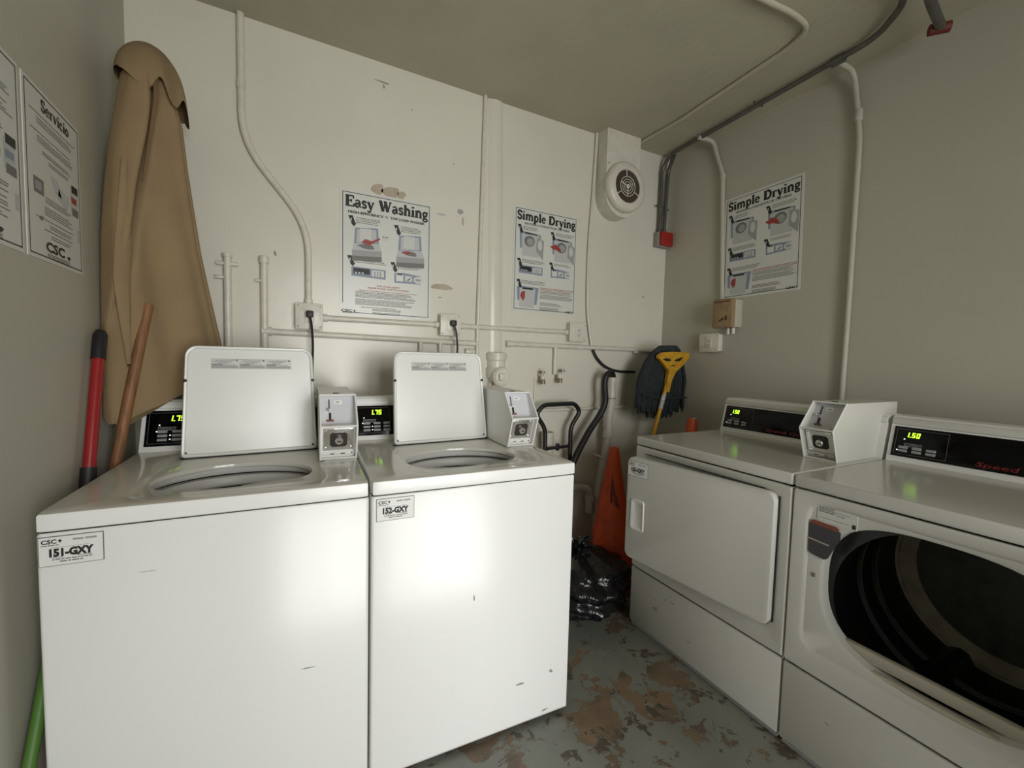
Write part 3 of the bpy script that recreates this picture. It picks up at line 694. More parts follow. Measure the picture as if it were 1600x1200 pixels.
        G.polyxz(blob(X(.47), Z(.355), .03*w, .022*h, 4, jag=.1), y, 'paper_grey'); words(S, X(.44), X(.51), Z(.34), .003, y-.0002, 'ink', R)
        marker(.565, .225); lines(.645, .88, .232, 4, .013); wmach(.595, .285, 1.03); G.polyxz(blob(X(.71), Z(.442), .035*w, .016*h, 8, jag=.4), y-.0005, 'ink_red')
        marker(.075, .522); lines(.155, .50, .543, 3, .013); bar(.12, .605); marker(.53, .535); lines(.61, .88, .555, 3, .013); pay(.575, .622)
        put_text(T, 'FOR YOUR SAFETY', X(.385), Z(.752), .0072, y, 'ink_red', width=X(.26), bold=.03)
        put_text(T, 'PLEASE AVOID THE FOLLOWING:', X(.29), Z(.772), .0072, y, 'ink_red', width=X(.45), bold=.03)
        words(S, X(.19), X(.83), Z(.792), .0026, y, 'ink_red', R); lines(.16, .84, .806, 5, .0105); lines(.16, .82, .866, 5, .0105); lines(.22, .60, .930, 1); lines(.34, .68, .942, 2, .010); lines(.34, .70, .970, 2, .010)
        put_text(T, 'CSC', X(.015), Z(.972), .011, y, 'ink', width=X(.115), bold=.05); T.polyxz([(X(.14), Z(.960)), (X(.15), Z(.955)), (X(.165), Z(.962)), (X(.153), Z(.974))], y, 'ink'); words(S, X(.02), X(.13), Z(.983), .0022, y, 'ink_grey', R)
    elif kind == 'dry':
        put_serif(T, 'Simple Drying', X(.05), Z(.125), .046, X(.91), y, 'ink'); put_text(T, 'SINGLE-LOAD/STACK DRYERS', X(.16), Z(.165), .0105, y, 'ink_soft', width=X(.70), bold=.05)
        marker(.06, .175); lines(.14, .36, .19, 3, .013); dmach(.09, .245, False); marker(.56, .195); lines(.64, .95, .20, 3, .013); dmach(.59, .258, True)
        marker(.06, .495); lines(.13, .48, .505, 3, .013); bar(.09, .555); marker(.55, .495); lines(.63, .90, .505, 2, .013); pay(.58, .56)
        marker(.06, .695); lines(.13, .52, .705, 3, .013)
        G.polyxz([(X(.07), Z(.765)), (X(.14), Z(.755)), (X(.40), Z(.76)), (X(.37), Z(.93)), (X(.08), Z(.89))], y, 'ink_blue'); G.polyxz([(X(.11), Z(.775)), (X(.35), Z(.775)), (X(.33), Z(.965)), (X(.11), Z(.955))], y-.0001, 'ink_light')
        G.quadxz(X(.15), X(.31), Z(.785), Z(.768), y-.0002, 'ink'); G.polyxz(blob(X(.16), Z(.845), .04*w, .038*h, 6, jag=.3), y-.0003, 'ink_red')
        for k in range(2): words(S, X(.42), X(.96), Z(.758+k*.013), .0030, y, 'ink_red', R)
        lines(.42, .94, .786, 3, .0115); lines(.42, .96, .826, 4, .0115); lines(.42, .78, .905, 3, .011); lines(.42, .74, .950, 3, .011)
        T.quadxz(X(.83), X(.985), Z(.995), Z(.955), y+.0001, 'paper'); put_text(T, 'CSC', X(.84), Z(.982), .0105, y, 'ink', width=X(.105), bold=.05); T.polyxz([(X(.955), Z(.966)), (X(.975), Z(.966)), (X(.965), Z(.984))], y, 'ink')
    else:
        if kind == 'servicio': put_serif(T, 'Servicio', X(.28), Z(.120), .026, X(.50), y, 'ink')
        for k, (u0, u1, v, n) in enumerate([(.10, .90, .16, 1), (.20, .88, .185, 3), (.10, .92, .265, 1), (.2, .92, .29, 3), (.28, .80, .36, 2), (.38, .80, .40, 2), (.30, .78, .62, 3), (.28, .82, .68, 4), (.14, .84, .755, 1), (.36, .82, .78, 2), (.27, .86, .815, 1), (.38, .8, .84, 2)]): lines(u0, u1, v, n, .014, .0035)
        if kind == 'servicio':
            G.quadxz(X(.12), X(.28), Z(.62), Z(.53), y, 'ink_soft'); G.quadxz(X(.14), X(.24), Z(.60), Z(.55), y-.0002, 'ink_grey')
        G.polyxz([(X(.40), Z(.46)), (X(.52), Z(.47)), (X(.60), Z(.56)), (X(.48), Z(.55))], y, 'ink_light'); G.polyxz([(X(.55), Z(.50)), (X(.75), Z(.52)), (X(.70), Z(.62)), (X(.52), Z(.58))], y, 'ink_light')
        G.quadxz(X(.78), X(.92), Z(.60), Z(.44), y, 'ink_light'); G.quadxz(X(.80), X(.93), Z(.47), Z(.42), y-.0002, 'ink'); G.quadxz(X(.79), X(.90), Z(.54), Z(.50), y-.0002, 'ink_red' if kind == 'servicio' else 'ink_blue'); G.quadxz(X(.80), X(.93), Z(.62), Z(.57), y-.0002, 'ink_soft')
        G.polyxz(blob(X(.22), Z(.755), .04*w, .010*h, 6, jag=.4), y-.0002, 'ink_soft'); G.quadxz(X(.90), X(.97), Z(.79), Z(.70), y, 'ink_light')
        g.quadxz(m, w-m, Z(.862)-.0006, Z(.862), y, 'ink_grey')
        put_text(T, 'CSC', X(.28), Z(.935), .022, y, 'ink', width=X(.34), bold=.05)
        T.polyxz([(X(.66), Z(.925)), (X(.70), Z(.912)), (X(.74), Z(.92)), (X(.70), Z(.945))], y, 'ink')
        for k in range(3): words(S, X(.30), X(.72), Z(.955+k*.010), .0025, y, 'ink_soft', R)
    part('headline', t, T, fix=False, kind='stuff'); part('small_print', t, S, fix=False, kind='stuff'); part('printed_picture', t, G, fix=False, kind='stuff')
    return t
poster((.232, YB, 1.383), 0, .421, .558, 'white poster headed Easy Washing on the back wall above the washers', 'wash')
poster((1.104, YB, 1.465), 0, .421, .563, 'white Simple Drying poster on the back wall left of the fan', 'dry')
poster((XR-.0005, 1.660, 1.570), -PI/2, .425, .562, 'white Simple Drying poster on the right wall above the tan box', 'dry', rot_y=-.020)
poster((XL, 1.348, 1.408), PI/2, .296, .390, 'Servicio instruction poster on the left wall, nearest the umbrella', 'servicio')
poster((XL, 1.035, 1.408), PI/2, .298, .390, 'instruction poster cut off by the left edge of the frame', 'plain')

# ------------------------------------------------------------------ pipes, conduits and boxes on the back wall
def pipe(name, label, cat, pts, r, m='pipe_paint', fillet=.05, n=10, couplings=(), group=None):
    t = thing(name, label, cat, pts[0], group=group)
    o = Vector(pts[0]); part('tube', t, MB().tube([Vector(p)-o for p in pts], r, m, n=n, fillet=fillet))
    for p, ax, rr, ln in couplings:
        q = Vector(p)-o; d = {'x': Vector((1, 0, 0)), 'y': Vector((0, 1, 0)), 'z': Vector((0, 0, 1))}[ax]*ln/2
        part('coupling', t, MB().tube([q-d, q-d*.9, q+d*.9, q+d], [rr*.9, rr, rr, rr*.9], m, n=14))
    return t
yw = YB-.013
pipe('electrical_conduit', 'painted conduit dropping from the ceiling and bending right to the left outlet box', 'conduit',
     [(-.133, yw, H), (-.133, yw, 2.04), (.106, yw, 1.748), (.106, yw, 1.418)], .0135, fillet=.12, couplings=[((-.133, yw, 2.26), 'z', .016, .03), ((.106, yw, 1.428), 'z', .017, .025)])
pipe('electrical_conduit', 'painted conduit running level between the two plugged outlet boxes', 'conduit', [(.157, yw, 1.363), (.694, yw, 1.363)], .0125, couplings=[((.17, yw, 1.363), 'x', .016, .025), ((.682, yw, 1.363), 'x', .016, .025)])
pipe('electrical_conduit', 'painted conduit running level to the empty outlet box below the drying poster', 'conduit', [(.796, yw, 1.363), (1.47, yw, 1.365)], .0125, couplings=[((.81, yw, 1.363), 'x', .016, .025), ((1.455, yw, 1.365), 'x', .016, .025)])
pipe('capped_pipe', 'short capped pipe stub rising beside the umbrella, nearer to it', 'pipe', [(-.187, yw, .70), (-.187, yw, 1.592)], .0145, couplings=[((-.187, yw, 1.588), 'z', .018, .014), ((-.187, yw, 1.555), 'x', .008, .075), ((-.215, yw, 1.50), 'x', .007, .03)])
pipe('capped_pipe', 'second capped pipe stub beside the umbrella, right of the first', 'pipe', [(-.060, yw, .70), (-.060, yw, 1.596)], .0145, couplings=[((-.060, yw, 1.585), 'z', .0185, .03), ((-.078, yw, 1.50), 'x', .006, .03)])
pipe('water_pipe', 'painted water pipe running level low behind the washer lids', 'pipe', [(-.060, yw, 1.293), (.90, yw, 1.277)], .0135,
     couplings=[((-.052, yw, 1.293), 'x', .018, .04), ((.60, yw-.002, 1.24), 'z', .010, .08), ((.70, yw-.002, 1.24), 'z', .010, .08), ((.86, yw, 1.235), 'x', .015, .05)])
pipe('water_pipe', 'painted water pipe running level above the two taps to the corner', 'pipe', [(1.074, yw, 1.284), (2.136, yw, 1.279), (2.134, yw, 1.15)], .0135, fillet=.03,
     couplings=[((1.085, yw, 1.284), 'x', .017, .03), ((1.388, yw, 1.20), 'z', .0115, .16), ((2.00, yw-.005, 1.262), 'x', .010, .03)])
pipe('water_pipe', 'thin painted pipe low on the back wall behind the standpipe', 'pipe', [(1.23, yw, .912), (1.955, yw, .916)], .009)
pipe('riser_pipe', 'thin painted riser running ceiling to floor left of the thick soil pipe', 'pipe', [(.921, yw+.003, H), (.903, yw+.003, 1.384), (.895, yw+.003, .45)], .010, fillet=0)
sp = thing('soil_pipe', 'thick painted soil pipe half buried in the back wall with a round cleanout', 'pipe', (.985, YB+.068, 0))
part('tube', sp, MB().tube([(.0, 0, H), (.022, 0, 1.45), (.027, 0, 1.10), (.027, 0, .05)], [.080, .080, .080, .080], 'wall_paint', n=28))
part('hub', sp, MB().lathe([(.046, 1.235), (.058, 1.232), (.060, 1.215), (.058, 1.196), (.052, 1.19), (.052, 1.155), (.060, 1.150), (.058, 1.10)], 'pipe_paint', 24, (.032, -.066, 0)))
cl = part('cleanout', sp, MB().lathe([(.050, .0), (.052, -.060), (.048, -.066), (.042, -.062), (.040, -.070), (.0001, -.070)], 'pipe_paint', 28, (.036, -.070, 1.107), 'y'))
build('square_plug', MB().box(.017, .055, -.156, -.136, 1.088, 1.126, 'pipe_paint', b=.004), cl)
part('rust_stain', sp, MB().prism(blob(-.014, 1.065, .005, .016, 5, 12), -.134, -.129, 'rust'))

def outlet(loc, rz, w, h, label, plug, d=.038):
    t = thing('outlet_box', label, 'outlet', loc, rz)
    part('box_body', t, MB().box(0, w, -d, 0, 0, h, 'pipe_paint', b=.006)); part('cover_plate', t, MB().box(-.003, w+.003, -d-.005, -d, -.003, h+.003, 'pipe_paint', b=.0025))
    cx, cz = w/2, h/2
    f = MB().box(cx-.020, cx+.020, -d-.0075, -d-.004, cz-.030, cz+.030, 'pipe_paint', b=.002)
    for q in ((.012,) if plug else (-.013, .013)):
        for sx in (-.006, .005): f.box(cx+sx, cx+sx+.002, -d-.0082, -d-.006, cz+q-.005, cz+q+.004, 'dark_hole')
        f.box(cx-.002, cx+.002, -d-.0082, -d-.006, cz+q-.012, cz+q-.008, 'dark_hole')
    part('receptacle', t, f)
    for sx in (.008, w-.008):
        for sz in (.008, h-.008): part('screw', t, MB().lathe([(.0035, -d-.005), (.003, -d-.007), (.0001, -d-.0073)], 'ink_grey', 8, (sx, 0, sz), 'y'))
    return t
outlet((.056, YB, 1.312), 0, .102, .104, 'square outlet box with a black plug, below the bent conduit', True)
outlet((.694, YB, 1.313), 0, .100, .100, 'square outlet box with a black plug, right of the Easy Washing poster', True)
outlet((1.468, YB, 1.315), 0, .112, .102, 'empty square outlet box below the back wall drying poster', False)
outlet((XR, 1.765, 1.275), -PI/2, .125, .100, 'empty outlet box on the right wall under the tan box', False)
def cord(x, z, label, dx):
    t = thing('power_cord', label, 'cord', (x, YB-.045, z))
    part('plug', t, MB().box(-.014, .014, -.028, -.002, -.014, .014, 'black_rubber', b=.005))
    part('cable', t, MB().tube([(0, -.020, -.008), (dx*.5, -.026, -.04), (dx, -.020, -.12), (dx*.8, -.008, -.25), (dx, .0, -.5), (dx, .0, -.9)], .0048, 'black_rubber', fillet=.06, n=8))
cord(.108, 1.372, 'black power cord hanging from the left outlet behind the first washer', .012)
cord(.752, 1.372, 'black power cord hanging from the right outlet behind the second washer', .022)

def valve(x, z, label, dx):
    t = thing('water_tap', label, 'tap', (x, YB, z))
    part('tap_body', t, MB().tube([(0, 0, 0), (0, -.030, 0), (0, -.045, -.008), (0, -.048, -.034)], .0105, 'pipe_paint', n=12, fillet=.02))
    part('hose_thread', t, MB().lathe([(.015, -.052), (.015, -.030), (.012, -.026)], 'brass', 14, (0, -.048, 0)))
    hd = MB()
    for k in range(5):
        a = 2*PI*k/5; hd.tube([(dx, -.055, .016), (dx+.017*math.cos(a), -.056, .016+.017*math.sin(a))], .0045, 'pipe_paint', n=6)
    hd.lathe([(.0001, -.064), (.006, -.062), (.006, -.02)], 'brass', 10, (dx, 0, .016), 'y')
    part('tap_handle', t, hd)
valve(1.288, 1.118, 'left of two painted water taps on the back wall', 0.0)
valve(1.402, 1.125, 'right of two painted water taps, under the drop pipe', .020)
pipe('wall_tube', 'hair-thin painted tube below the left tap', 'pipe', [(1.262, YB-.004, 1.10), (1.258, YB-.004, .80)], .004)

# white exhaust fan
fn = thing('exhaust_fan', 'white wall exhaust fan with round spiral grille by the ceiling', 'fan', (1.772, YB, 2.215))
b = MB(); pr = [(.125, H-2.215), (-.128, H-2.215)]+[(.1265*math.cos(a)-.0015, -.04+.126*math.sin(a)) for a in [PI+PI*k/16 for k in range(17)]]
b.prism(pr, -.095, 0, 'pipe_paint'); part('housing', fn, b)
part('round_trim', fn, MB().lathe([(.140, -.095), (.143, -.102), (.140, -.124), (.130, -.134), (.098, -.138), (.092, -.132), (.092, -.100)], 'pipe_paint', 48, (.005, 0, 0), 'y'))
part('dark_opening', fn, MB().lathe([(.093, -.126), (.0001, -.122)], 'grille_dark', 40, (.005, 0, 0), 'y'))
gr = MB()
for R_ in (.055, .040, .026):
    gr.lathe([(R_-.0025, -.131), (R_, -.134), (R_+.0025, -.131), (R_, -.128)], 'pipe_paint', 36, (.005, 0, 0), 'y')
gr.lathe([(.013, -.128), (.013, -.134), (.0001, -.136)], 'pipe_paint', 20, (.005, 0, 0), 'y')
part('grille_rings', fn, gr)
for k, (a, r0) in enumerate([(100, .055), (215, .055), (335, .055), (160, .012), (270, .012)]):
    a = math.radians(a); r1 = .094 if r0 > .02 else .055
    part('grille_spoke', fn, MB().tube([(.005+r0*math.cos(a), -.131, r0*math.sin(a)), (.005+r1*math.cos(a), -.131, r1*math.sin(a))], .003, 'pipe_paint', n=6))
part('rust_stain', fn, MB().box(-.117, -.105, -.0965, -.09, .118, .122, 'rust')); part('rust_stain', fn, MB().box(-.12, -.112, -.0965, -.09, -.02, .03, 'pipe_paint'))
cb = thing('hanging_cable', 'cable painted white above and black at its loose end, left of the fan', 'cable', (1.635, YB-.010, H))
part('painted_cable', cb, MB().tube([(0, 0, 0), (-.012, 0, -.30), (-.035, 0, -.71), (-.027, -.002, -1.045), (.011, -.004, -1.233)], .0095, 'pipe_paint', fillet=.2))
part('bare_cable', cb, MB().tube([(.011, -.004, -1.233), (.045, -.006, -1.30), (.10, -.006, -1.349), (.165, -.006, -1.376), (.235, -.006, -1.388), (.363, -.006, -1.389)], .0082, 'black_rubber', fillet=.06), label='bare black cable end')

# grey conduits along the ceiling into the red-faced box
rb_ = thing('alarm_box', 'small grey wall box with a red front cover in the far corner', 'electrical box', (2.125, YB, 1.944))
part('box_body', rb_, MB().box(0, .105, -.045, 0, 0, .092, 'box_grey', b=.004)); part('red_cover', rb_, MB().box(.008, .107, -.068, -.045, .004, .090, 'box_red', b=.004), label='red cover')
pipe('grey_conduit', 'grey metal conduit running along the ceiling and down to the red-faced box, outer one', 'conduit',
     [(1.60, .755, 2.500), (1.95, .775, 2.500), (2.075, .92, 2.500), (2.085, 1.10, 2.500), (2.125, 1.60, 2.500), (2.152, 2.00, 2.500), (2.150, 2.070, 2.44), (2.148, 2.070, 2.036)], .0115, 'grey_conduit', fillet=.07,
     couplings=[((2.094, 1.06, 2.503), 'y', .019, .05), ((2.148, 2.072, 2.20), 'x', .005, .07), ((2.148, 2.070, 2.05), 'z', .014, .02), ((2.11, 1.42, 2.503), 'x', .005, .07)])
pipe('grey_conduit', 'short grey metal conduit in the corner, inner one above the red-faced box', 'conduit',
     [(2.175, 2.00, 2.497), (2.205, 2.070, 2.44), (2.196, 2.070, 2.25), (2.192, 2.070, 2.036)], .0115, 'grey_conduit', fillet=.06,
     couplings=[((2.194, 2.072, 2.19), 'x', .005, .06), ((2.192, 2.070, 2.05), 'z', .014, .02)])
rc = thing('red_capped_conduit', 'grey conduit on the ceiling ending in a rusty red coupling', 'conduit', (1.60, .62, 2.50))
part('tube', rc, MB().tube([(0, 0, 0), (.356, .098, -.035), (.535, .125, -.042)], .016, 'grey_conduit', fillet=.05)); part('red_coupling', rc, MB().tube([(.528, .155, -.042), (.566, .108, -.042)], .0185, 'rusty_red', n=14), label='rusty red coupling')
pipe('ceiling_conduit', 'painted conduit crossing the ceiling to the fan', 'conduit', [(1.908, 2.075, 2.45), (1.910, 2.03, 2.516), (1.918, 1.75, 2.516), (1.862, 1.13, 2.516), (1.82, 1.03, 2.516), (1.70, 1.02, 2.516), (1.50, 1.04, 2.516), (.9, 1.09, 2.516)], .0105, 'ceiling_paint', fillet=.06)
pipe('wall_conduit', 'painted conduit dropping down the right wall behind the tan box', 'conduit', [(2.12, 1.78, 2.497), (2.215, 1.75, 2.49), (2.229, 1.735, 2.40), (2.229, 1.69, 2.29), (2.229, 1.648, 1.50)], .0125, 'shaded_wall_paint', fillet=.05, couplings=[((2.229, 1.689, 2.27), 'z', .0155, .03)])
pipe('wall_conduit', 'painted conduit dropping down the right wall behind the dryers', 'conduit', [(2.10, 1.06, 2.497), (2.205, 1.05, 2.49), (2.227, 1.045, 2.40), (2.227, 1.02, 2.20), (2.229, 1.018, 1.40), (2.229, 1.022, .5)], .0115, 'shaded_wall_paint', fillet=.05, couplings=[((2.227, 1.030, 2.30), 'z', .0155, .05)])
tb_ = thing('timer_box', 'tan metal timer box with rusty edges on the right wall', 'electrical box', (XR, 1.652, 1.402))
part('box_body', tb_, MB().box(-.062, 0, -.122, -.004, .004, .156, 'shaded_wall_paint', b=.004)); part('tan_cover', tb_, MB().box(-.094, -.060, -.124, 0, 0, .160, 'box_tan', b=.012), label='tan cover with rust')
part('rust_edge', tb_, MB().box(-.0965, -.093, -.110, -.014, .140, .148, 'rust', b=.001))
part('slot_mark', tb_, MB().box(-.0965, -.093, -.094, -.088, .042, .068, 'dark_hole')); part('slot_mark', tb_, MB().prism([(-.075, .050), (-.050, .034), (-.048, .038), (-.073, .056)], -.0965, -.093, 'dark_hole', axis='x'))
for dy_ in (-.055, -.085): part('nipple', tb_, MB().tube([(-.020, dy_, .006), (-.020, dy_, -.030)], .010, 'pipe_paint', n=10))

# standpipe, drain pieces behind the machines
pv = thing('standpipe', 'white plastic standpipe standing behind the orange cone', 'pipe', (1.741, 2.0, 0))
part('tube', pv, MB().tube([(0, 0, 1.105), (0, 0, 1.0), (-.012, .01, .70), (-.055, .03, .40), (-.055, .03, .02)], .0225, 'pvc', n=18)); part('collar', pv, MB().tube([(0, 0, 1.108), (.0, 0, .985)], .0275, 'pvc', n=18))
part('coupling', pv, MB().tube([(-.006, .006, .80), (-.010, .009, .745)], .031, 'pvc', n=18)); part('clamp_ring', pv, MB().tube([(.0, 0, .984), (0, 0, .980)], .0285, 'ink_soft', n=18))
part('strap', pv, MB().tube([(-.075, .05, .64), (-.045, .0, .625), (-.01, .01, .635)], .007, 'pvc', n=6))
tr = thing('drain_trap', 'white plastic drain elbow low behind the second washer', 'pipe', (1.47, 2.055, .450))
part('tube', tr, MB().tube([(-.10, 0, 0), (.04, 0, .004), (.155, -.02, -.01), (.165, -.02, -.10), (.165, -.02, -.16)], .024, 'pvc', n=16, fillet=.06)); part('coupling', tr, MB().tube([(.165, -.02, -.055), (.165, -.02, -.09)], .030, 'pvc', n=16))
st = thing('pipe_stub', 'short dirty plastic pipe stub behind the second washer', 'pipe', (1.335, 2.057, 0)); part('tube', st, MB().lathe([(.0001, .02), (.034, .02), (.034, .79), (.036, .80), (.036, .855), (.031, .855), (.031, .70)], 'pvc', 20, (0, 0, -.062)))
hs = thing('drain_hose', 'black corrugated drain hose hooked over the standpipe', 'hose', (1.738, 1.985, 1.118))
hp = [(.005, .010, -.03), (0, .004, .004), (-.030, -.012, .020), (-.066, -.015, .004), (-.078, -.015, -.035), (-.074, -.015, -.085), (-.064, -.015, -.14), (-.078, -.015, -.19), (-.115, -.015, -.245), (-.180, -.022, -.315), (-.265, -.036, -.425), (-.310, -.042, -.50), (-.36, -.045, -.62), (-.42, -.045, -.80)]
part('hose', hs, MB().tube(hp, .0185, 'black_rubber', n=14, fillet=.03))

# hand truck behind the second washer
ht = thing('hand_truck', 'black tubular hand truck standing behind the second washer', 'hand truck', (1.370, 2.002, 0))
part('frame', ht, MB().tube([(-.075, .012, .10), (-.085, 0, .66), (-.088, 0, .824), (-.150, 0, .905), (-.105, 0, .955), (.108, 0, .958), (.146, 0, .909), (.084, 0, .824), (.085, 0, .656), (.075, .012, .10)], .0125, 'black_plastic', n=12, fillet=.035))
part('cross_bar', ht, MB().tube([(-.085, 0, .71), (.085, 0, .715)], .0095, 'black_plastic', n=8)); part('cross_bar', ht, MB().tube([(-.078, .008, .30), (.078, .008, .30)], .0095, 'black_plastic', n=8))
part('bracket', ht, MB().box(-.012, .006, -.008, .008, .695, .735, 'black_plastic', b=.002)); part('toe_plate', ht, MB().box(-.10, .10, -.03, .0, .01, .018, 'black_plastic'))
for sx in (-.10, .088): part('wheel', ht, MB().lathe([(.012, 0), (.055, 0), (.062, .006), (.055, .012), (.012, .012)], 'black_rubber', 20, (sx, .035, .063), 'x', cap0=True, cap1=True))

# ------------------------------------------------------------------ things in the far corner
def cone(loc, h, label, scuff, tip):
    t = thing('traffic_cone', label, 'cone', loc, rz=.2)
    k = .165
    part('cone_body', t, MB().lathe([(.150, .03), (.140, .05), (.026, h-.02), (.024, h-.004), (.020, h), (.014, h), (.012, h-.04)], 'cone_orange', 36)); part('base', t, MB().box(-k, k, -k, k, 0, .035, 'cone_orange', b=.01))
    if scuff:
        def on(a, z): rr = .140+(z-.05)/(h-.07)*(.026-.140)+.0015; return (rr*math.cos(a), rr*math.sin(a), z)
        P = [(-2.28, .50), (-2.45, .56), (-2.62, .60), (-2.7, .50), (-2.65, .45), (-2.2, .43), (-1.9, .41), (-2.1, .47)]
        part('scuff_patch', t, MB().add([on(a, z) for a, z in P], [tuple(range(len(P)))], 'cone_scuff'), label='dark scuffed patch')
    if tip: part('torn_tip', t, MB().add([(.0245*math.cos(a), .0245*math.sin(a), h+dz) for a, dz in [(-2.6, 0), (-2.3, .008), (-2.0, .003), (-1.7, .006), (-1.4, 0)]]+[(.024*math.cos(a), .024*math.sin(a), h-.008) for a in (-1.4, -2.6)], [(0, 1, 2, 3, 4, 5, 6)], 'label_white'))
cone((1.605, 1.80, 0), .735, 'orange traffic cone standing behind the black rubbish bag', True, False)
cone((2.035, 1.655, 0), .895, 'orange traffic cone whose tip shows above the dryers by the mop', False, True)

# black rubbish bag
bg_ = thing('rubbish_bag', 'full black plastic rubbish bag on the floor between washer and dryer', 'bag', (1.285, 1.665, 0))
r = random.Random(12); ph = [r.uniform(0, 6.28) for _ in range(10)]
b = MB(); loops = []; NB = 72
for i in range(34):
    v = i/33; z = .02+.27*v
    base = (.20*math.sin(min(1, (v*1.3+.55))*PI/2)) if v < .55 else .20*math.cos((v-.55)/.45*PI/2)**.62
    base = max(base, .028); l = []
    for j in range(NB):
        a = 2*PI*j/NB
        fold = .035*math.sin(5*a+ph[0]+3*v)+.03*math.sin(9*a+ph[1]-4*v)+.022*math.sin(17*a+ph[2]+6*v)+.016*math.sin(31*a+ph[3]+5*math.sin(9*v))
        rr_ = base*(1+fold*(1+v*1.2)); sg = .014*math.sin(7*v*PI+2*a+ph[4])*(1 if v > .1 else 0)
        l.append(((rr_+sg)*math.cos(a)*1.25, (rr_+sg)*math.sin(a)*1.08, z+.008*math.sin(6*a+ph[5])*(v > .05)))
    loops.append(l)
loops.insert(0, [(p[0]*.8, p[1]*.8, .002) for p in loops[0]])
b.loft(loops, 'bag_black', cap0=True, cap1=True); part('bag_body', bg_, b, sharp=False)
kn = MB(); lp_ = []
for i in range(8):
    v = i/7; l = []
    for j in range(36):
        a = 2*PI*j/36; rr_ = (.026+.040*v*v)*(1+.35*math.sin(7*a+ph[6])*v+.15*math.sin(13*a)*v); l.append((rr_*math.cos(a), rr_*math.sin(a), .280+.04*v+.012*math.sin(3*a+1)*v))
    lp_.append(l)
kn.loft(lp_, 'bag_black'); part('tied_neck', bg_, kn)

# ------------------------------------------------------------------ mop
mp = thing('mop', 'dark grey mop standing upside down on its yellow handle in the far corner', 'mop', (1.80, 1.93, 0))
T0 = Vector((.275, -.045, 1.225)); dn = Vector((-.07, .0, -.32)).normalized()
part('handle', mp, MB().tube([(0, 0, .012), (.155, -.075, .79), (.232, -.100, 1.13)], .0125, 'mop_yellow', n=12))
part('handle_label', mp, MB().tube([(.187, -.0855, .93), (.206, -.0915, 1.015)], .0135, 'label_white', n=12), label='worn paper label')
cl_ = MB()
P = [(.135, 1.245), (.165, 1.262), (.25, 1.268), (.36, 1.268), (.388, 1.262), (.385, 1.235), (.345, 1.195), (.28, 1.150), (.250, 1.10), (.232, 1.03), (.205, 1.03), (.212, 1.10), (.218, 1.155), (.165, 1.205), (.135, 1.228)]
cl_.prism(P, -.108, -.086, 'mop_yellow'); head = part('head_clamp', mp, cl_)
for (a, b_, c_, d_) in ((.165, 1.222, .228, 1.236), (.262, 1.222, .335, 1.238)):
    build('clamp_slot', MB().prism([(a, b_), (a+.03, b_-.012), (c_, b_-.010), (c_+.004, b_), (a+.03, b_+.008)] if a < .2 else [(a, b_-.010), (a+.04, b_-.010), (c_, b_+.014), (c_-.02, b_+.014), (a, b_-.002)], -.1095, -.105, 'dark_hole'), head)
build('clamp_slot', MB().prism([(.235, 1.186), (.25, 1.190), (.272, 1.187), (.27, 1.182), (.25, 1.184), (.238, 1.181)], -.1095, -.105, 'dark_hole'), head)
part('top_pad', mp, MB().tube([(.150, -.052, 1.262), (.20, -.050, 1.282), (.33, -.048, 1.288), (.365, -.050, 1.272)], [.014, .022, .022, .012], 'mop_yarn', n=12))
r = random.Random(4); yn = MB()
for layer in range(3):
    for k in range(34):
        u = k/33; x0 = .150+.215*u; x1 = .045+.370*u+r.uniform(-.006, .006); x1 = min(x1, .425-.003*layer)
        yy = -.030-.014*layer+r.uniform(-.004, .004)+.010*abs(u-.5)
        zb = .925-.05*math.sin(PI*u)+r.uniform(-.02, .02)
        yn.tube([(x0, yy, 1.262), (x0+(x1-x0)*.55, yy-.012, 1.20), (x1, yy-.014, 1.10), (x1+r.uniform(-.006, .006), yy-.008, 1.0), (x1+r.uniform(-.010, .010), yy, zb)], [.006, .0075, .0085, .0085, .006], 'mop_yarn', n=5)
part('yarn', mp, yn, kind='stuff')
part('yarn_band', mp, MB().tube([(.045, -.078, 1.015), (.14, -.083, .995), (.28, -.083, .985), (.415, -.078, .990)], .0055, 'mop_yarn', n=6))

# ------------------------------------------------------------------ closed umbrella in the left corner
um = thing('patio_umbrella', 'large closed tan patio umbrella leaning in the left corner', 'umbrella', (-.47, 1.76, 0))
dv = Vector((.28, .30, 0)).normalized(); nv = Vector((dv.y, -dv.x, 0))      # dv runs across the corner, nv faces the room
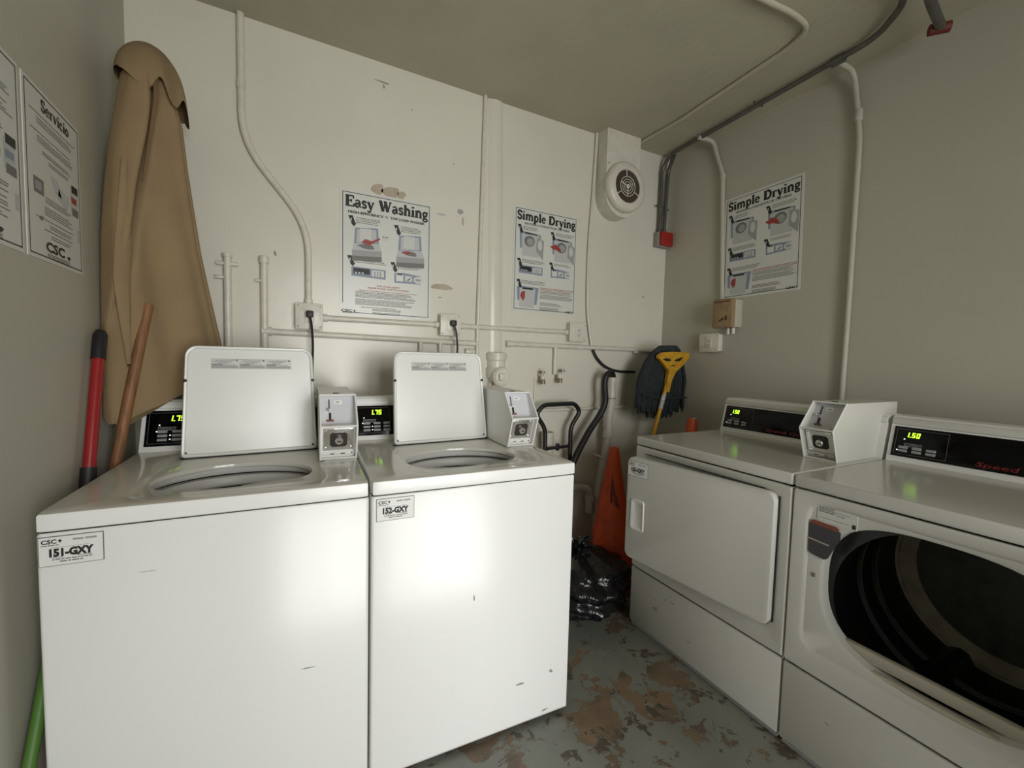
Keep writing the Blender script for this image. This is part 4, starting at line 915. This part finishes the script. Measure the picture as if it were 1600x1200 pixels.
# (height, left edge, right edge, half thickness, front fold depth)
SECT = [(2.12, .085, .165, .035, .004), (2.06, .060, .195, .045, .010), (1.96, .042, .226, .050, .018), (1.84, .022, .243, .052, .022), (1.70, .004, .266, .054, .022), (1.55, -.008, .292, .055, .020),
        (1.42, -.012, .322, .055, .018), (1.30, -.014, .350, .055, .016), (1.20, -.016, .375, .054, .014), (1.11, -.018, .392, .052, .012)]
def hem(s): return .975+.115*max(0, min(1, (s+.02)/.30))-.0
b = MB(); loops = []; NS = 180
def crease(z): return .115 if z > 2.0 else .115-.095*(2.0-z)/.56
rows = []
for i in range(len(SECT)-1):
    for k in range(4):
        t = k/4; rows.append([SECT[i][q]*(1-t)+SECT[i+1][q]*t for q in range(5)])
rows.append(list(SECT[-1])); rows.append([1.02, -.018, .400, .050, .012])
for ri, (z, l, rt, th, fd) in enumerate(rows):
    loop = []; c = (l+rt)/2; hw = (rt-l)/2; cr = crease(z)
    for j in range(NS):
        a = 2*PI*j/NS; s = c+hw*math.cos(a); front = math.sin(a)
        d = th*front*(abs(math.sin(a))**-.35 if abs(math.sin(a)) > .02 else 1)
        if front > 0:
            d += -.085*math.exp(-((s-cr)/.009)**2)*min(1, max(0, (z-1.45)/.30))-.012*math.exp(-((s-cr)/.014)**2)+.020*math.exp(-((s-cr+.030)/.022)**2)+fd*math.sin((s-l)/hw*5.0+.8)*.45
            d += .012*math.exp(-((s-(rt-.055))/.02)**2)-.016*math.exp(-((s-(rt-.030))/.008)**2)
            d += .006*math.sin(s*40+z*9)
        zz = z
        if ri >= len(rows)-6:
            f = (ri-(len(rows)-6))/5; zt = hem(s)+(.016 if front < 0 else 0); z0 = rows[len(rows)-6][0]; zz = z0+(zt-z0)*f
        p = dv*s+nv*(d+.012); q = Vector((-.47, 1.76, 0))+p
        q.x = max(q.x, XL+.004); q.y = min(q.y, YB-.004)
        loop.append((q.x+.47, q.y-1.76, zz))
    loops.append(loop)
b.loft(loops, 'umbrella_cloth', cap0=True); part('canopy', um, b, sharp=False)
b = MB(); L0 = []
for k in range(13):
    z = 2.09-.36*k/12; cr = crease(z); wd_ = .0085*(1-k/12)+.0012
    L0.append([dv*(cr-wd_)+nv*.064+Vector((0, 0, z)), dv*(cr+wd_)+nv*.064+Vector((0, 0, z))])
b.loft(L0, 'lining_and_crease_shade', closed=False); part('crease_shade', um, b)  # dark tapered strip laid in the crease as painted fold shade
# turned-under hem edge and a hanging second fold
b = MB(); l0 = []; l1 = []; l2 = []
for j in range(25):
    s = -.012+.29*j/24; dz = hem(s)
    l0.append(dv*s+nv*.030+Vector((0, 0, dz+.05))); l1.append(dv*s+nv*.046+Vector((0, 0, dz-.004))); l2.append(dv*(s*.97+.01)+nv*.020+Vector((0, 0, dz-.035+.030*j/24)))
for L_ in (l0, l1, l2):
    for p in L_:
        p.x = max(p.x, XL+.47+.003); p.y = min(p.y, YB-1.76-.004)
b.loft([l0, l1, l2], 'umbrella_cloth', closed=False); part('hem_fold', um, b)
# long side flap on the left
b = MB(); ls = []
for k in range(13):
    t = k/12; z = 1.78-.62*t; s0 = .012-.035*min(1, t*1.6)+.075*max(0, t-.55)**1.0; wdt = .048*math.sin(PI*t)+.002
    ls.append([dv*s0+nv*(.062)+Vector((0, 0, z)), dv*(s0+wdt*.5)+nv*(.080)+Vector((0, 0, z)), dv*(s0+wdt)+nv*.060+Vector((0, 0, z-.01))])
for l in ls:
    for p in l: p.x = max(p.x, XL+.47+.003)
b.loft(ls, 'umbrella_cloth', closed=False); part('side_flap', um, b, sharp=False)
# domed vent cap with scalloped edge
b = MB(); loops = []; NC = 120
for i in range(15):
    v = i/14; l = []
    for j in range(NC):
        a = 2*PI*j/NC; ca, sa = math.cos(a), math.sin(a)
        prof = math.sin(v*PI/2)**.85; s = .135+.004*v+(.080+.018*v)*prof*ca+.012*v*(ca > 0)*ca; d = .070*prof*sa*(1+.1*v)
        drop = .135*(v**1.7)
        fr = max(0, sa)**.5; sc = v**3*(fr*(-.050+.060*math.exp(-((s-.112)/.018)**2)+.048*math.exp(-((s-.192)/.017)**2)+.03*math.exp(-((s-.040)/.012)**2))-.030*(1 if ca > .45 else 0)*(ca-.45)/.55)
        rip = 1+.05*v*math.sin(8*a+.6)
        p = dv*s*1.0+nv*(d*rip+.012)+Vector((0, 0, 2.185-drop+sc-.022*(s-.13)/.12*v)); q = p+Vector((-.47, 1.76, 0)); q.x = max(q.x, XL+.005); q.y = min(q.y, YB-.005)
        l.append((q.x+.47, q.y-1.76, p.z))
    loops.append(l)
b.loft(loops, 'umbrella_cloth', cap0=True)
inn = MB().loft([[(p[0]+(.148-p[0])*.05, p[1]+(.146-p[1])*.08, p[2]+.004) for p in l] for l in loops[4:]], 'lining_and_crease_shade')
part('vent_cap', um, b, sharp=False); part('cap_lining', um, inn)
pb = dv*.10+nv*.0
part('pole', um, MB().tube([(.054, .270, .005), (.060, .262, 1.0), (.075, .12, 2.10)], .018, 'dark_red_wood', n=14), label='dark red wooden pole')

# handles standing in the gap by the left wall
br = thing('broom_handle', 'glossy red pole with black grip end leaning by the left wall', 'broom', (-.463, 1.285, 0))
part('pole', br, MB().tube([(0, 0, .012), (0, .245, .78), (.001, .370, 1.19)], .0145, 'red_paint', n=14)); part('grip_end', br, MB().tube([(.001, .365, 1.175), (.001, .388, 1.245), (.001, .3925, 1.257)], [.0165, .0165, .011], 'black_rubber', n=14), label='black grip end')
part('lower_sleeve', br, MB().tube([(0, .205, .66), (0, .276, .882)], .0175, 'black_rubber', n=14), label='black lower sleeve')
ws = thing('wooden_pole', 'bare brown wooden pole leaning in front of the umbrella', 'pole', (-.473, 1.672, .66))
part('shaft', ws, MB().tube([(0, 0, 0), (.028, .028, .19), (.090, .090, .62), (.101, .100, .689)], [.0135, .0140, .0150, .0145], 'wood', n=14))
gs = thing('green_pole', 'bright green plastic pole low between the wall and the first washer', 'pole', (-.470, 1.02, .02))
part('shaft', gs, MB().tube([(0, 0, 0), (.002, .22, .36), (.006, .42, .72)], .012, 'green_plastic', n=12))
